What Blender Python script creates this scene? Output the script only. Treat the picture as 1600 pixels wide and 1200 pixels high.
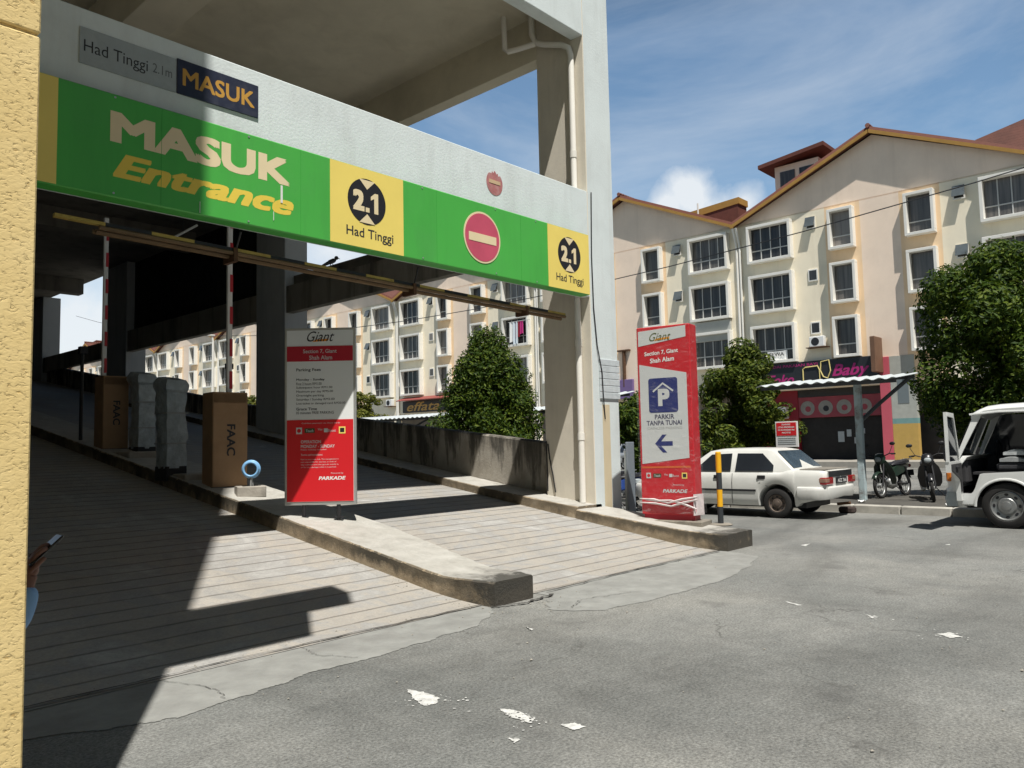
import bpy, bmesh, math, random
from mathutils import Vector, Matrix
import numpy as np
random.seed(7)
for o in list(bpy.data.objects): bpy.data.objects.remove(o)
SC = bpy.context.scene
COL = SC.collection
R = math.radians

# ------------------------------------------------------------------ camera
f_px, pitch, roll, yaw = 1234.6, 0.0764, 0.0212, 0.8288
cy, sy = math.cos(yaw), math.sin(yaw)
F = Vector((sy*math.cos(pitch), cy*math.cos(pitch), math.sin(pitch)))
R0 = Vector((cy, -sy, 0)); D0 = F.cross(R0)
RR = R0*math.cos(roll)+D0*math.sin(roll); DD = -R0*math.sin(roll)+D0*math.cos(roll)
cam = bpy.data.objects.new('camera', bpy.data.cameras.new('camera'))
COL.objects.link(cam)
m = Matrix.Identity(4)
for i in range(3):
    m[i][0], m[i][1], m[i][2] = RR[i], -DD[i], -F[i]
m[2][3] = 1.55
cam.matrix_world = m
cam.data.sensor_width = 36; cam.data.lens = f_px/1600*36
cam.data.clip_start = 0.05; cam.data.clip_end = 3000
SC.camera = cam

# ------------------------------------------------------------------ sun, sky, exposure
LDIR = Vector((.25, .41, -1)).normalized()
sun = bpy.data.objects.new('sun', bpy.data.lights.new('sun', 'SUN'))
COL.objects.link(sun)
sun.data.energy = 5.0; sun.data.angle = R(.53); sun.data.color = (1, .965, .905)
sun.rotation_euler = LDIR.to_track_quat('-Z', 'Y').to_euler()
sun.location = (0, 0, 60)
w = bpy.data.worlds.new('World'); SC.world = w; w.use_nodes = True
nt = w.node_tree; nt.nodes.clear()
N = nt.nodes.new; LK = nt.links.new
out = N('ShaderNodeOutputWorld'); bg = N('ShaderNodeBackground')
sky = N('ShaderNodeTexSky'); sky.sky_type = 'NISHITA'; sky.sun_disc = False
sky.sun_elevation = math.asin(-LDIR.z); sky.sun_rotation = math.atan2(-LDIR.x, -LDIR.y)
sky.air_density = 1.0; sky.dust_density = .6; sky.ozone_density = 1.2
tc = N('ShaderNodeTexCoord')
SKYS = .062
def math_node(tree, op, a, b=None, clamp=False):
    n = tree.nodes.new('ShaderNodeMath'); n.operation = op; n.use_clamp = clamp
    for i, v in enumerate((a, b)):
        if v is None: continue
        if isinstance(v, (int, float)): n.inputs[i].default_value = v
        else: tree.links.new(v, n.inputs[i])
    return n.outputs[0]
def ramp_node(tree, src, stops):
    n = tree.nodes.new('ShaderNodeValToRGB'); e = n.color_ramp.elements
    while len(e) < len(stops): e.new(.5)
    for q, (p, c) in zip(e, stops):
        q.position = p; q.color = (c, c, c, 1) if isinstance(c, (int, float)) else (*c, 1)
    tree.links.new(src, n.inputs[0]); return n.outputs[0]
def noise_node(tree, vec, scale, detail=6, rough=.55, dist=0, sc3=None):
    if sc3:
        mp = tree.nodes.new('ShaderNodeMapping'); mp.inputs['Scale'].default_value = sc3
        tree.links.new(vec, mp.inputs[0]); vec = mp.outputs[0]
    n = tree.nodes.new('ShaderNodeTexNoise')
    n.inputs['Scale'].default_value = scale; n.inputs['Detail'].default_value = detail
    n.inputs['Roughness'].default_value = rough; n.inputs['Distortion'].default_value = dist
    tree.links.new(vec, n.inputs['Vector']); return n.outputs['Fac']
# thin streaky cirrus + two cumulus heads + a pale bank low over the far end of the ramp
cir = ramp_node(nt, noise_node(nt, tc.outputs['Generated'], 2.6, 7, .62, .6, (1, .55, 2.4)), [(.42, 0), (.82, .45)])
puff = noise_node(nt, tc.outputs['Generated'], 13, 7, .6, .2)
def lobe(d, r, soft):
    n = N('ShaderNodeVectorMath'); n.operation = 'DISTANCE'
    nm = N('ShaderNodeVectorMath'); nm.operation = 'NORMALIZE'; LK(tc.outputs['Generated'], nm.inputs[0])
    LK(nm.outputs[0], n.inputs[0]); n.inputs[1].default_value = Vector(d).normalized()
    v = math_node(nt, 'ADD', n.outputs['Value'], math_node(nt, 'MULTIPLY', math_node(nt, 'SUBTRACT', puff, .5), -r*2.1))
    return math_node(nt, 'SUBTRACT', 1.0, math_node(nt, 'DIVIDE', math_node(nt, 'SUBTRACT', v, r-soft), soft*2, True), True)
LOBES = [((.833, .46, .288), .032, .016), ((.818, .487, .278), .024, .014), ((.862, .414, .278), .022, .014), ((.845, .44, .262), .042, .02),
         ((.30, .93, .10), .14, .10), ((.12, .97, .2), .16, .12), ((.55, .80, .24), .07, .07)]
cl = None
for d, r_, s_ in LOBES:
    q = lobe(d, r_, s_); cl = q if cl is None else math_node(nt, 'MAXIMUM', cl, q)
cmask = math_node(nt, 'MAXIMUM', math_node(nt, 'MULTIPLY', cl, .9), cir)
mix = N('ShaderNodeMixRGB'); LK(cmask, mix.inputs[0])
hs = N('ShaderNodeHueSaturation'); hs.inputs['Saturation'].default_value = .92; hs.inputs['Value'].default_value = 1.82
tint = N('ShaderNodeMixRGB'); tint.blend_type = 'MULTIPLY'; tint.inputs[0].default_value = 1; tint.inputs[2].default_value = (.80, 1.0, 1.03, 1)
LK(sky.outputs[0], tint.inputs[1]); LK(tint.outputs[0], hs.inputs['Color'])
# sky dimmed overhead and behind the camera to cut ambient light in shade
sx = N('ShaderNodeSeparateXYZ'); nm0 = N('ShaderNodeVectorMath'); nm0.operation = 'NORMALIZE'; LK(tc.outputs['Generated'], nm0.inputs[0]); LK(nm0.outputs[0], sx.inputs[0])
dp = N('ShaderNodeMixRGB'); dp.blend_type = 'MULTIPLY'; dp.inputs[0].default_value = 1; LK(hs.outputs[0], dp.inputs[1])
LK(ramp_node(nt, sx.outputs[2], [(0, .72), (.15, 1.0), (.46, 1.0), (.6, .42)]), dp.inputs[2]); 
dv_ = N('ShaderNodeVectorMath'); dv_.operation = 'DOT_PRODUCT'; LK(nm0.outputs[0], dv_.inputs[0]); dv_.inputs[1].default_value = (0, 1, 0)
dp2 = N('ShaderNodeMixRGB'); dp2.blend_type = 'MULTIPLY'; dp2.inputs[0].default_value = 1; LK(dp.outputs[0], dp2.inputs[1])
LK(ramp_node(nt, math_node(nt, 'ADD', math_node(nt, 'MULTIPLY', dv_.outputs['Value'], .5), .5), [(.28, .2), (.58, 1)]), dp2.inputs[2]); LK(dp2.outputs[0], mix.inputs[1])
cirm = math_node(nt, 'MULTIPLY', cir, ramp_node(nt, sx.outputs[2], [(.5, 1), (.62, .1)]))
azf = ramp_node(nt, math_node(nt, 'ADD', math_node(nt, 'MULTIPLY', dv_.outputs['Value'], .5), .5), [(.35, .1), (.6, 1)])  # cirrus also thinned behind the camera, to weaken the fill light
LK(math_node(nt, 'MAXIMUM', math_node(nt, 'MULTIPLY', cl, .9), math_node(nt, 'MULTIPLY', cirm, azf)), mix.inputs[0])
mix.inputs[2].default_value = (11.5, 12, 12.4, 1)
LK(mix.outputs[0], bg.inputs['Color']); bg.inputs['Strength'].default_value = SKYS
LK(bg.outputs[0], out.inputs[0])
SC.view_settings.view_transform = 'Standard'; SC.view_settings.look = 'None'
SC.view_settings.gamma = 1; SC.view_settings.exposure = .27
try: SC.view_settings.use_curve_mapping = False
except Exception: pass

# ------------------------------------------------------------------ helpers
class MB:
    def __init__(s): s.v = []; s.f = []; s.m = []
    def add(s, vs, fs, mi=0, M=None):
        b = len(s.v)
        s.v += [tuple(M @ Vector(p)) if M else tuple(p) for p in vs]
        s.f += [tuple(b+i for i in q) for q in fs]; s.m += [mi]*len(fs); return s
    def box(s, x0, y0, z0, x1, y1, z1, mi=0, bev=0, M=None):
        if x0 > x1: x0, x1 = x1, x0
        if y0 > y1: y0, y1 = y1, y0
        if z0 > z1: z0, z1 = z1, z0
        if bev <= 0:
            vs = [(x, y, z) for x in (x0, x1) for y in (y0, y1) for z in (z0, z1)]
            return s.add(vs, [(0,1,3,2), (4,6,7,5), (0,4,5,1), (2,3,7,6), (0,2,6,4), (1,5,7,3)], mi, M)
        b = min(bev, (x1-x0)*.45, (y1-y0)*.45, (z1-z0)*.45)
        X = (x0, x1); Y = (y0, y1); Z = (z0, z1); vs = []; idx = {}
        for i in (0, 1):
            for j in (0, 1):
                for k in (0, 1):
                    si, sj, sk = 1-2*i, 1-2*j, 1-2*k
                    for a in range(3):
                        p = [X[i]+si*b, Y[j]+sj*b, Z[k]+sk*b]; p[a] = (X[i], Y[j], Z[k])[a]
                        idx[i, j, k, a] = len(vs); vs.append(p)
        g = lambda *q: idx[q]
        fs = []
        for a in range(3):
            for e in (0, 1):
                q = []
                for u, v in ((0,0), (1,0), (1,1), (0,1)):
                    c = [0, 0, 0]; c[a] = e; c[(a+1)%3] = u; c[(a+2)%3] = v
                    q.append(g(*c, a))
                fs.append(q if e else q[::-1])
        for a in range(3):
            p_, q_ = (a+1)%3, (a+2)%3
            for u in (0, 1):
                for v in (0, 1):
                    c0 = [0]*3; c1 = [0]*3; c0[p_] = c1[p_] = u; c0[q_] = c1[q_] = v; c1[a] = 1
                    q = [g(*c0, p_), g(*c1, p_), g(*c1, q_), g(*c0, q_)]
                    fs.append(q if (u ^ v) else q[::-1])
        for i in (0, 1):
            for j in (0, 1):
                for k in (0, 1):
                    q = [g(i,j,k,0), g(i,j,k,1), g(i,j,k,2)]
                    fs.append(q if (i+j+k) % 2 else q[::-1])
        return s.add(vs, fs, mi, M)
    def prism(s, poly, fn, a, b, mi=0, M=None):
        n = len(poly)
        vs = [fn(p, q, a) for p, q in poly]+[fn(p, q, b) for p, q in poly]
        fs = [tuple(range(n))[::-1], tuple(range(n, 2*n))]+[(i, (i+1) % n, n+(i+1) % n, n+i) for i in range(n)]
        return s.add(vs, fs, mi, M)
    def tube(s, pts, r, n=8, mi=0, M=None, caps=True):
        pts = [Vector(p) for p in pts]; rs = r if isinstance(r, (list, tuple)) else [r]*len(pts)
        vs = []; fs = []; prev = None
        for i, p in enumerate(pts):
            t = (pts[min(i+1, len(pts)-1)]-pts[max(i-1, 0)]).normalized()
            if prev is None: prev = t.orthogonal().normalized()
            a = (prev - t*prev.dot(t)).normalized(); prev = a; b = t.cross(a)
            for k in range(n):
                th = 2*math.pi*k/n; vs.append(p+(a*math.cos(th)+b*math.sin(th))*rs[i])
        for i in range(len(pts)-1):
            for k in range(n):
                fs.append((i*n+k, i*n+(k+1) % n, (i+1)*n+(k+1) % n, (i+1)*n+k))
        if caps: fs += [tuple(range(n))[::-1], tuple((len(pts)-1)*n+k for k in range(n))]
        return s.add(vs, fs, mi, M)
    def lathe(s, prof, n=20, mi=0, M=None):
        vs = []; fs = []; L = len(prof)
        for k in range(n):
            th = 2*math.pi*k/n
            for r, z in prof: vs.append((r*math.cos(th), r*math.sin(th), z))
        for k in range(n):
            for i in range(L-1):
                fs.append((k*L+i, ((k+1) % n)*L+i, ((k+1) % n)*L+i+1, k*L+i+1))
        return s.add(vs, fs, mi, M)
    def loft(s, rings, mi=0, M=None, closed=True, caps=True):
        n = len(rings[0]); vs = [p for q in rings for p in q]; fs = []
        for i in range(len(rings)-1):
            for k in range(n if closed else n-1):
                fs.append((i*n+k, i*n+(k+1) % n, (i+1)*n+(k+1) % n, (i+1)*n+k))
        if caps: fs += [tuple(range(n))[::-1], tuple((len(rings)-1)*n+k for k in range(n))]
        return s.add(vs, fs, mi, M)
    def ball(s, c, r, n=10, mi=0, M=None):
        rx, ry, rz = r if isinstance(r, (list, tuple)) else (r, r, r)
        rings = []
        for i in range(1, n):
            ph = math.pi*i/n
            rings.append([(c[0]+rx*math.sin(ph)*math.cos(2*math.pi*k/(n*2)), c[1]+ry*math.sin(ph)*math.sin(2*math.pi*k/(n*2)), c[2]-rz*math.cos(ph)) for k in range(n*2)])
        return s.loft(rings, mi, M)
    def build(s, name, mats, parent=None, smooth=None, label=None):
        me = bpy.data.meshes.new(name)
        o0 = ORG.get(parent.name, Vector()) if parent else Vector()
        me.from_pydata([tuple(Vector(p)-o0) for p in s.v], [], s.f)
        if not isinstance(mats, (list, tuple)): mats = [mats]
        for q in mats: me.materials.append(q)
        if len(mats) > 1: me.polygons.foreach_set('material_index', s.m)
        bm = bmesh.new(); bm.from_mesh(me)
        bmesh.ops.recalc_face_normals(bm, faces=bm.faces); bm.to_mesh(me); bm.free()
        if smooth:
            me.polygons.foreach_set('use_smooth', [True]*len(me.polygons))
            me.set_sharp_from_angle(angle=R(smooth))
        me.update()
        return link(name, me, parent, label)
ORG = {}
def link(name, me, parent=None, label=None):
    o = bpy.data.objects.new(name, me); COL.objects.link(o)
    if parent:
        o.parent = parent; ORG[o.name] = ORG.get(parent.name, Vector())
    if label: o['label'] = label
    return o
def thing(name, label, cat, loc=(0,0,0), group=None, local=False):
    o = bpy.data.objects.new(name, None); COL.objects.link(o); o.empty_display_size = .2
    o.location = loc; o['label'] = label; o['category'] = cat
    if group: o['group'] = group
    ORG[o.name] = Vector((0,0,0)) if local else Vector(loc)
    return o
def tag(o, label, cat, group=None):
    o['label'] = label; o['category'] = cat
    if group: o['group'] = group
    return o
def struct(o, kind='structure'): o['kind'] = kind; return o
def copy_tree(o, parent=None):
    c = o.copy(); COL.objects.link(c)
    if parent: c.parent = parent
    for ch in o.children: copy_tree(ch, c)
    return c
def rename(o, label, group=None):
    o['label'] = label
    if group: o['group'] = group

# ------------------------------------------------------------------ materials
MATS = {}
def mat(name, col, rough=.75, var=.12, vs=3.0, bump=0, bs=60, metal=0, spec=.4, streak=0, scol=(.05, .05, .045), sscale=(2.2, 2.2, .3), dirt=0, dscale=1.2, dcol=(.12, .11, .1), coat=0, bstr=None):
    if name in MATS: return MATS[name]
    m = bpy.data.materials.new(name); m.use_nodes = True; t = m.node_tree
    b = t.nodes['Principled BSDF']; MATS[name] = m
    tc = t.nodes.new('ShaderNodeTexCoord').outputs['Object']
    b.inputs['Roughness'].default_value = rough; b.inputs['Metallic'].default_value = metal
    b.inputs['Specular IOR Level'].default_value = spec
    if coat: b.inputs['Coat Weight'].default_value = coat
    n = noise_node(t, tc, vs, 6, .6)
    c = t.nodes.new('ShaderNodeMixRGB')
    t.links.new(ramp_node(t, n, [(.25, 0), (.75, 1)]), c.inputs[0])
    c.inputs[1].default_value = (*[x*(1-var) for x in col], 1)
    c.inputs[2].default_value = (*[min(1, x*(1+var)) for x in col], 1)
    cur = c.outputs[0]
    def over(cur, fac, colr):
        q = t.nodes.new('ShaderNodeMixRGB'); t.links.new(fac, q.inputs[0]); t.links.new(cur, q.inputs[1]); q.inputs[2].default_value = (*colr, 1)
        return q.outputs[0]
    if streak:
        n2 = noise_node(t, tc, 1.0, 7, .65, .3, sscale)
        cur = over(cur, ramp_node(t, n2, [(.5, 0), (.74, streak)]), scol)
    if dirt:
        n3 = noise_node(t, tc, dscale, 9, .68, .5)
        cur = over(cur, ramp_node(t, n3, [(.48, 0), (.72, dirt)]), dcol)
    t.links.new(cur, b.inputs['Base Color'])
    if bump:
        n4 = noise_node(t, tc, bs, 5, .6)
        bp = t.nodes.new('ShaderNodeBump'); bp.inputs['Strength'].default_value = bstr or .5; bp.inputs['Distance'].default_value = bump
        t.links.new(n4, bp.inputs['Height']); t.links.new(bp.outputs[0], b.inputs['Normal'])
    return m
def flat(name, col, rough=.5, **k): return mat(name, col, rough, k.pop('var', .04), **k)

def asphalt():
    m = bpy.data.materials.new('asphalt'); m.use_nodes = True; t = m.node_tree; b = t.nodes['Principled BSDF']
    tc = t.nodes.new('ShaderNodeTexCoord').outputs['Object']
    big = ramp_node(t, noise_node(t, tc, .35, 7, .6, .4), [(.3, (.155, .160, .152)), (.5, (.198, .199, .186)), (.7, (.246, .242, .220))])
    fine = ramp_node(t, noise_node(t, tc, 52, 4, .8), [(.34, .52), (.5, 1), (.66, 1.5)])
    mid = ramp_node(t, noise_node(t, tc, 9, 7, .75), [(.3, .82), (.7, 1.15)])
    wear = ramp_node(t, noise_node(t, tc, 1.0, 6, .6, .2, (.5, .18, 1)), [(.34, .72), (.5, 1.0), (.66, 1.12)])
    def mul(a, c):
        q = t.nodes.new('ShaderNodeMixRGB'); q.blend_type = 'MULTIPLY'; q.inputs[0].default_value = 1
        t.links.new(a, q.inputs[1]); t.links.new(c, q.inputs[2]); return q.outputs[0]
    cur = mul(mul(mul(big, fine), mid), wear)
    cur = mul(cur, ramp_node(t, noise_node(t, tc, 1.0, 5, .55, .8, (.22, .6, 1)), [(.34, .74), (.5, 1.0), (.7, 1.08)]))
    # pale stone chips
    vo = t.nodes.new('ShaderNodeTexVoronoi'); vo.inputs['Scale'].default_value = 55; t.links.new(tc, vo.inputs['Vector'])
    chip = ramp_node(t, vo.outputs['Distance'], [(.10, 1), (.2, 0)])
    pick = ramp_node(t, noise_node(t, tc, 31, 2, .5), [(.52, 0), (.6, .65)])
    q = t.nodes.new('ShaderNodeMixRGB'); t.links.new(math_node(t, 'MULTIPLY', chip, pick), q.inputs[0]); t.links.new(cur, q.inputs[1]); q.inputs[2].default_value = (.34, .33, .3, 1)
    # oil spots
    oil = ramp_node(t, noise_node(t, tc, 1.7, 4, .5), [(.60, 0), (.82, .5)])
    q2 = t.nodes.new('ShaderNodeMixRGB'); t.links.new(oil, q2.inputs[0]); t.links.new(q.outputs[0], q2.inputs[1]); q2.inputs[2].default_value = (.075, .073, .07, 1)
    # hairline cracks: edges of a large distorted cell pattern, broken up
    dv = t.nodes.new('ShaderNodeMixRGB'); dv.blend_type = 'ADD'; dv.inputs[0].default_value = 1
    nn = t.nodes.new('ShaderNodeTexNoise'); nn.inputs['Scale'].default_value = 1.6; nn.inputs['Detail'].default_value = 6; t.links.new(tc, nn.inputs['Vector'])
    t.links.new(tc, dv.inputs[1]); t.links.new(nn.outputs['Color'], dv.inputs[2])
    vc = t.nodes.new('ShaderNodeTexVoronoi'); vc.feature = 'DISTANCE_TO_EDGE'; vc.inputs['Scale'].default_value = .42; t.links.new(dv.outputs[0], vc.inputs['Vector'])
    ck = math_node(t, 'MULTIPLY', ramp_node(t, vc.outputs['Distance'], [(.0, 1), (.006, 0)]), ramp_node(t, noise_node(t, tc, .8, 4, .6), [(.5, 0), (.6, .75)]))
    q5 = t.nodes.new('ShaderNodeMixRGB'); t.links.new(ck, q5.inputs[0]); t.links.new(q2.outputs[0], q5.inputs[1]); q5.inputs[2].default_value = (.07, .068, .062, 1); q2 = q5
    t.links.new(q2.outputs[0], b.inputs['Base Color']); b.inputs['Roughness'].default_value = .85; b.inputs['Specular IOR Level'].default_value = .3
    bp = t.nodes.new('ShaderNodeBump'); bp.inputs['Strength'].default_value = .6; bp.inputs['Distance'].default_value = .006
    t.links.new(noise_node(t, tc, 90, 3, .7), bp.inputs['Height']); t.links.new(bp.outputs[0], b.inputs['Normal'])
    return m
def ramp_concrete():
    m = bpy.data.materials.new('grooved_concrete'); m.use_nodes = True; t = m.node_tree; b = t.nodes['Principled BSDF']
    tc = t.nodes.new('ShaderNodeTexCoord').outputs['Object']
    big = ramp_node(t, noise_node(t, tc, 1.3, 9, .7, .6), [(.22, (.19, .18, .165)), (.36, (.31, .30, .28)), (.47, (.39, .36, .315)), (.55, (.33, .322, .305)), (.67, (.44, .43, .405)), (.78, (.55, .54, .52))])
    fine = ramp_node(t, noise_node(t, tc, 45, 4, .75), [(.3, .84), (.7, 1.1)])
    q = t.nodes.new('ShaderNodeMixRGB'); q.blend_type = 'MULTIPLY'; q.inputs[0].default_value = 1
    t.links.new(big, q.inputs[1]); t.links.new(fine, q.inputs[2])
    # tyre-dark lanes along Y
    ln = ramp_node(t, noise_node(t, tc, 1, 2, .5, .3, (.8, .16, 1)), [(.45, 0), (.8, .45)])
    q3 = t.nodes.new('ShaderNodeMixRGB'); t.links.new(ln, q3.inputs[0]); t.links.new(q.outputs[0], q3.inputs[1]); q3.inputs[2].default_value = (.2, .185, .165, 1)
    sp = t.nodes.new('ShaderNodeSeparateXYZ'); t.links.new(tc, sp.inputs[0])
    wob = math_node(t, 'MULTIPLY', math_node(t, 'SUBTRACT', noise_node(t, tc, 1.3, 2, .5), .5), .05)
    yy = math_node(t, 'ADD', sp.outputs[1], wob)
    fr = math_node(t, 'FRACT', math_node(t, 'DIVIDE', yy, .27))
    d = math_node(t, 'ABSOLUTE', math_node(t, 'SUBTRACT', fr, .5))
    groove = ramp_node(t, d, [(.022, 1), (.075, 0)])
    brk = ramp_node(t, noise_node(t, tc, 3.3, 5, .7), [(.3, .5), (.6, 1)])
    g = math_node(t, 'MULTIPLY', groove, brk)
    q2 = t.nodes.new('ShaderNodeMixRGB'); t.links.new(math_node(t, 'MULTIPLY', g, .66), q2.inputs[0]); t.links.new(q3.outputs[0], q2.inputs[1]); q2.inputs[2].default_value = (.1, .088, .075, 1)
    t.links.new(q2.outputs[0], b.inputs['Base Color']); b.inputs['Roughness'].default_value = .85; b.inputs['Specular IOR Level'].default_value = .25
    h = math_node(t, 'SUBTRACT', math_node(t, 'MULTIPLY', noise_node(t, tc, 60, 4, .7), .25), math_node(t, 'MULTIPLY', g, 1.0))
    bp = t.nodes.new('ShaderNodeBump'); bp.inputs['Strength'].default_value = .8; bp.inputs['Distance'].default_value = .014
    t.links.new(h, bp.inputs['Height']); t.links.new(bp.outputs[0], b.inputs['Normal'])
    return m
def roof_tile(name='brown_roof_tile', a=(.10, .034, .022), c=(.18, .062, .04)):
    m = bpy.data.materials.new(name); m.use_nodes = True; t = m.node_tree; b = t.nodes['Principled BSDF']
    tc = t.nodes.new('ShaderNodeTexCoord').outputs['Object']
    sp = t.nodes.new('ShaderNodeSeparateXYZ'); t.links.new(tc, sp.inputs[0])
    fx = math_node(t, 'SINE', math_node(t, 'MULTIPLY', sp.outputs[0], 2*math.pi/.3))
    fz = math_node(t, 'FRACT', math_node(t, 'DIVIDE', sp.outputs[2], .16))
    h = math_node(t, 'ADD', fx, math_node(t, 'MULTIPLY', fz, -1.4))
    cc = ramp_node(t, math_node(t, 'ADD', math_node(t, 'MULTIPLY', fx, .25), noise_node(t, tc, 1.5, 6, .6)), [(.2, a), (.8, c)])
    t.links.new(cc, b.inputs['Base Color']); b.inputs['Roughness'].default_value = .7
    bp = t.nodes.new('ShaderNodeBump'); bp.inputs['Strength'].default_value = .8; bp.inputs['Distance'].default_value = .05
    t.links.new(h, bp.inputs['Height']); t.links.new(bp.outputs[0], b.inputs['Normal'])
    return m
def stucco():
    m = bpy.data.materials.new('yellow_stucco'); m.use_nodes = True; t = m.node_tree; b = t.nodes['Principled BSDF']
    tc = t.nodes.new('ShaderNodeTexCoord').outputs['Object']
    base = ramp_node(t, noise_node(t, tc, 3, 6, .6), [(.3, (.70, .52, .22)), (.7, (.80, .62, .30))])
    s = noise_node(t, tc, 48, 5, .6, .5, (1, 1, 1.5))
    pits = ramp_node(t, s, [(.30, 1), (.37, 0)])
    q = t.nodes.new('ShaderNodeMixRGB'); t.links.new(math_node(t, 'MULTIPLY', pits, .6), q.inputs[0]); t.links.new(base, q.inputs[1]); q.inputs[2].default_value = (.42, .25, .07, 1)
    st = ramp_node(t, noise_node(t, tc, 2.3, 7, .7, .8), [(.62, 0), (.74, .5)])
    q2 = t.nodes.new('ShaderNodeMixRGB'); t.links.new(st, q2.inputs[0]); t.links.new(q.outputs[0], q2.inputs[1]); q2.inputs[2].default_value = (.45, .32, .13, 1)
    t.links.new(q2.outputs[0], b.inputs['Base Color']); b.inputs['Roughness'].default_value = .8; b.inputs['Specular IOR Level'].default_value = .3
    bp = t.nodes.new('ShaderNodeBump'); bp.inputs['Strength'].default_value = .9; bp.inputs['Distance'].default_value = .0045
    t.links.new(ramp_node(t, s, [(.30, 0), (.44, .8), (.75, 1)]), bp.inputs['Height']); t.links.new(bp.outputs[0], b.inputs['Normal'])
    return m
def leaf_mat(name, a, c, d):
    m = bpy.data.materials.new(name); m.use_nodes = True; t = m.node_tree; b = t.nodes['Principled BSDF']
    g = t.nodes.new('ShaderNodeNewGeometry')
    cc = ramp_node(t, g.outputs['Random Per Island'], [(0, a), (.55, c), (.97, d), (1, d)])
    t.links.new(cc, b.inputs['Base Color']); b.inputs['Roughness'].default_value = .55; b.inputs['Specular IOR Level'].default_value = .22
    tr = t.nodes.new('ShaderNodeBsdfTranslucent'); mx = t.nodes.new('ShaderNodeMixShader'); mx.inputs[0].default_value = .32
    t.links.new(cc, tr.inputs[0]); t.links.new(b.outputs[0], mx.inputs[1]); t.links.new(tr.outputs[0], mx.inputs[2])
    t.links.new(mx.outputs[0], t.nodes['Material Output'].inputs[0]); return m
def glass_mat(name='dark_glass', col=(.02, .024, .03), rough=.06):
    return mat(name, col, rough, .3, 1.5, spec=.6)

M_ASPH = asphalt(); M_RAMP = ramp_concrete(); M_TILE = roof_tile(); M_STUCCO = stucco()
M_KERB = mat('kerb_concrete', (.36, .33, .285), .9, .22, 4, bump=.012, bs=35, dirt=.75, dscale=1.6, dcol=(.11, .105, .09))
def kerb_mat():
    """pale worn top, ochre soil low on the faces, black mould under the upper edge and over the blunt end"""
    m = bpy.data.materials.new('blackened_kerb'); m.use_nodes = True; t = m.node_tree; b = t.nodes['Principled BSDF']
    tc = t.nodes.new('ShaderNodeTexCoord').outputs['Object']
    at = t.nodes.new('ShaderNodeAttribute'); at.attribute_name = 'edge'; ed = at.outputs['Fac']
    sp = t.nodes.new('ShaderNodeSeparateXYZ'); t.links.new(tc, sp.inputs[0])
    def over(cur, fac, colr):
        q = t.nodes.new('ShaderNodeMixRGB'); t.links.new(fac, q.inputs[0]); t.links.new(cur, q.inputs[1])
        if isinstance(colr, tuple): q.inputs[2].default_value = (*colr, 1)
        else: t.links.new(colr, q.inputs[2])
        return q.outputs[0]
    topc = ramp_node(t, noise_node(t, tc, 3.2, 8, .7, .4), [(.25, (.33, .315, .28)), (.5, (.43, .415, .375)), (.75, (.52, .505, .465))])
    face = ramp_node(t, noise_node(t, tc, 3.5, 7, .65, .4), [(.3, (.22, .17, .11)), (.6, (.36, .29, .20)), (.8, (.42, .37, .29))])
    cur = over(face, ramp_node(t, ed, [(.99, 0), (1.0, 1)]), topc)
    n = noise_node(t, tc, 1.0, 8, .72, .4, (5, 5, 2.5))
    v = math_node(t, 'ADD', ed, math_node(t, 'MULTIPLY', math_node(t, 'SUBTRACT', n, .5), .6))
    band = math_node(t, 'MULTIPLY', ramp_node(t, v, [(.60, 0), (.74, .9), (.985, .9), (1.06, .3), (1.12, .0)]), ramp_node(t, noise_node(t, tc, .8, 4, .6), [(.3, .35), (.6, 1)]))
    band = math_node(t, 'MULTIPLY', band, ramp_node(t, ed, [(.985, 1), (1.0, .10)]))
    cur = over(cur, band, (.055, .052, .043))
    e2 = math_node(t, 'ADD', math_node(t, 'MULTIPLY', math_node(t, 'SUBTRACT', sp.outputs[1], 5.4), 1.1), math_node(t, 'MULTIPLY', math_node(t, 'SUBTRACT', noise_node(t, tc, 4.0, 8, .7, .5), .5), 1.9))
    cur = over(cur, ramp_node(t, e2, [(.10, .93), (.32, .5), (.7, .0)]), (.055, .052, .045))
    chip = ramp_node(t, noise_node(t, tc, 11, 5, .6), [(.68, 0), (.74, .4)])
    cur = over(cur, chip, (.42, .40, .36))
    t.links.new(cur, b.inputs['Base Color']); b.inputs['Roughness'].default_value = .9; b.inputs['Specular IOR Level'].default_value = .25
    bp = t.nodes.new('ShaderNodeBump'); bp.inputs['Strength'].default_value = .8; bp.inputs['Distance'].default_value = .014
    t.links.new(noise_node(t, tc, 28, 6, .7), bp.inputs['Height']); t.links.new(bp.outputs[0], b.inputs['Normal']); return m
M_KERBX = kerb_mat()
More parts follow.
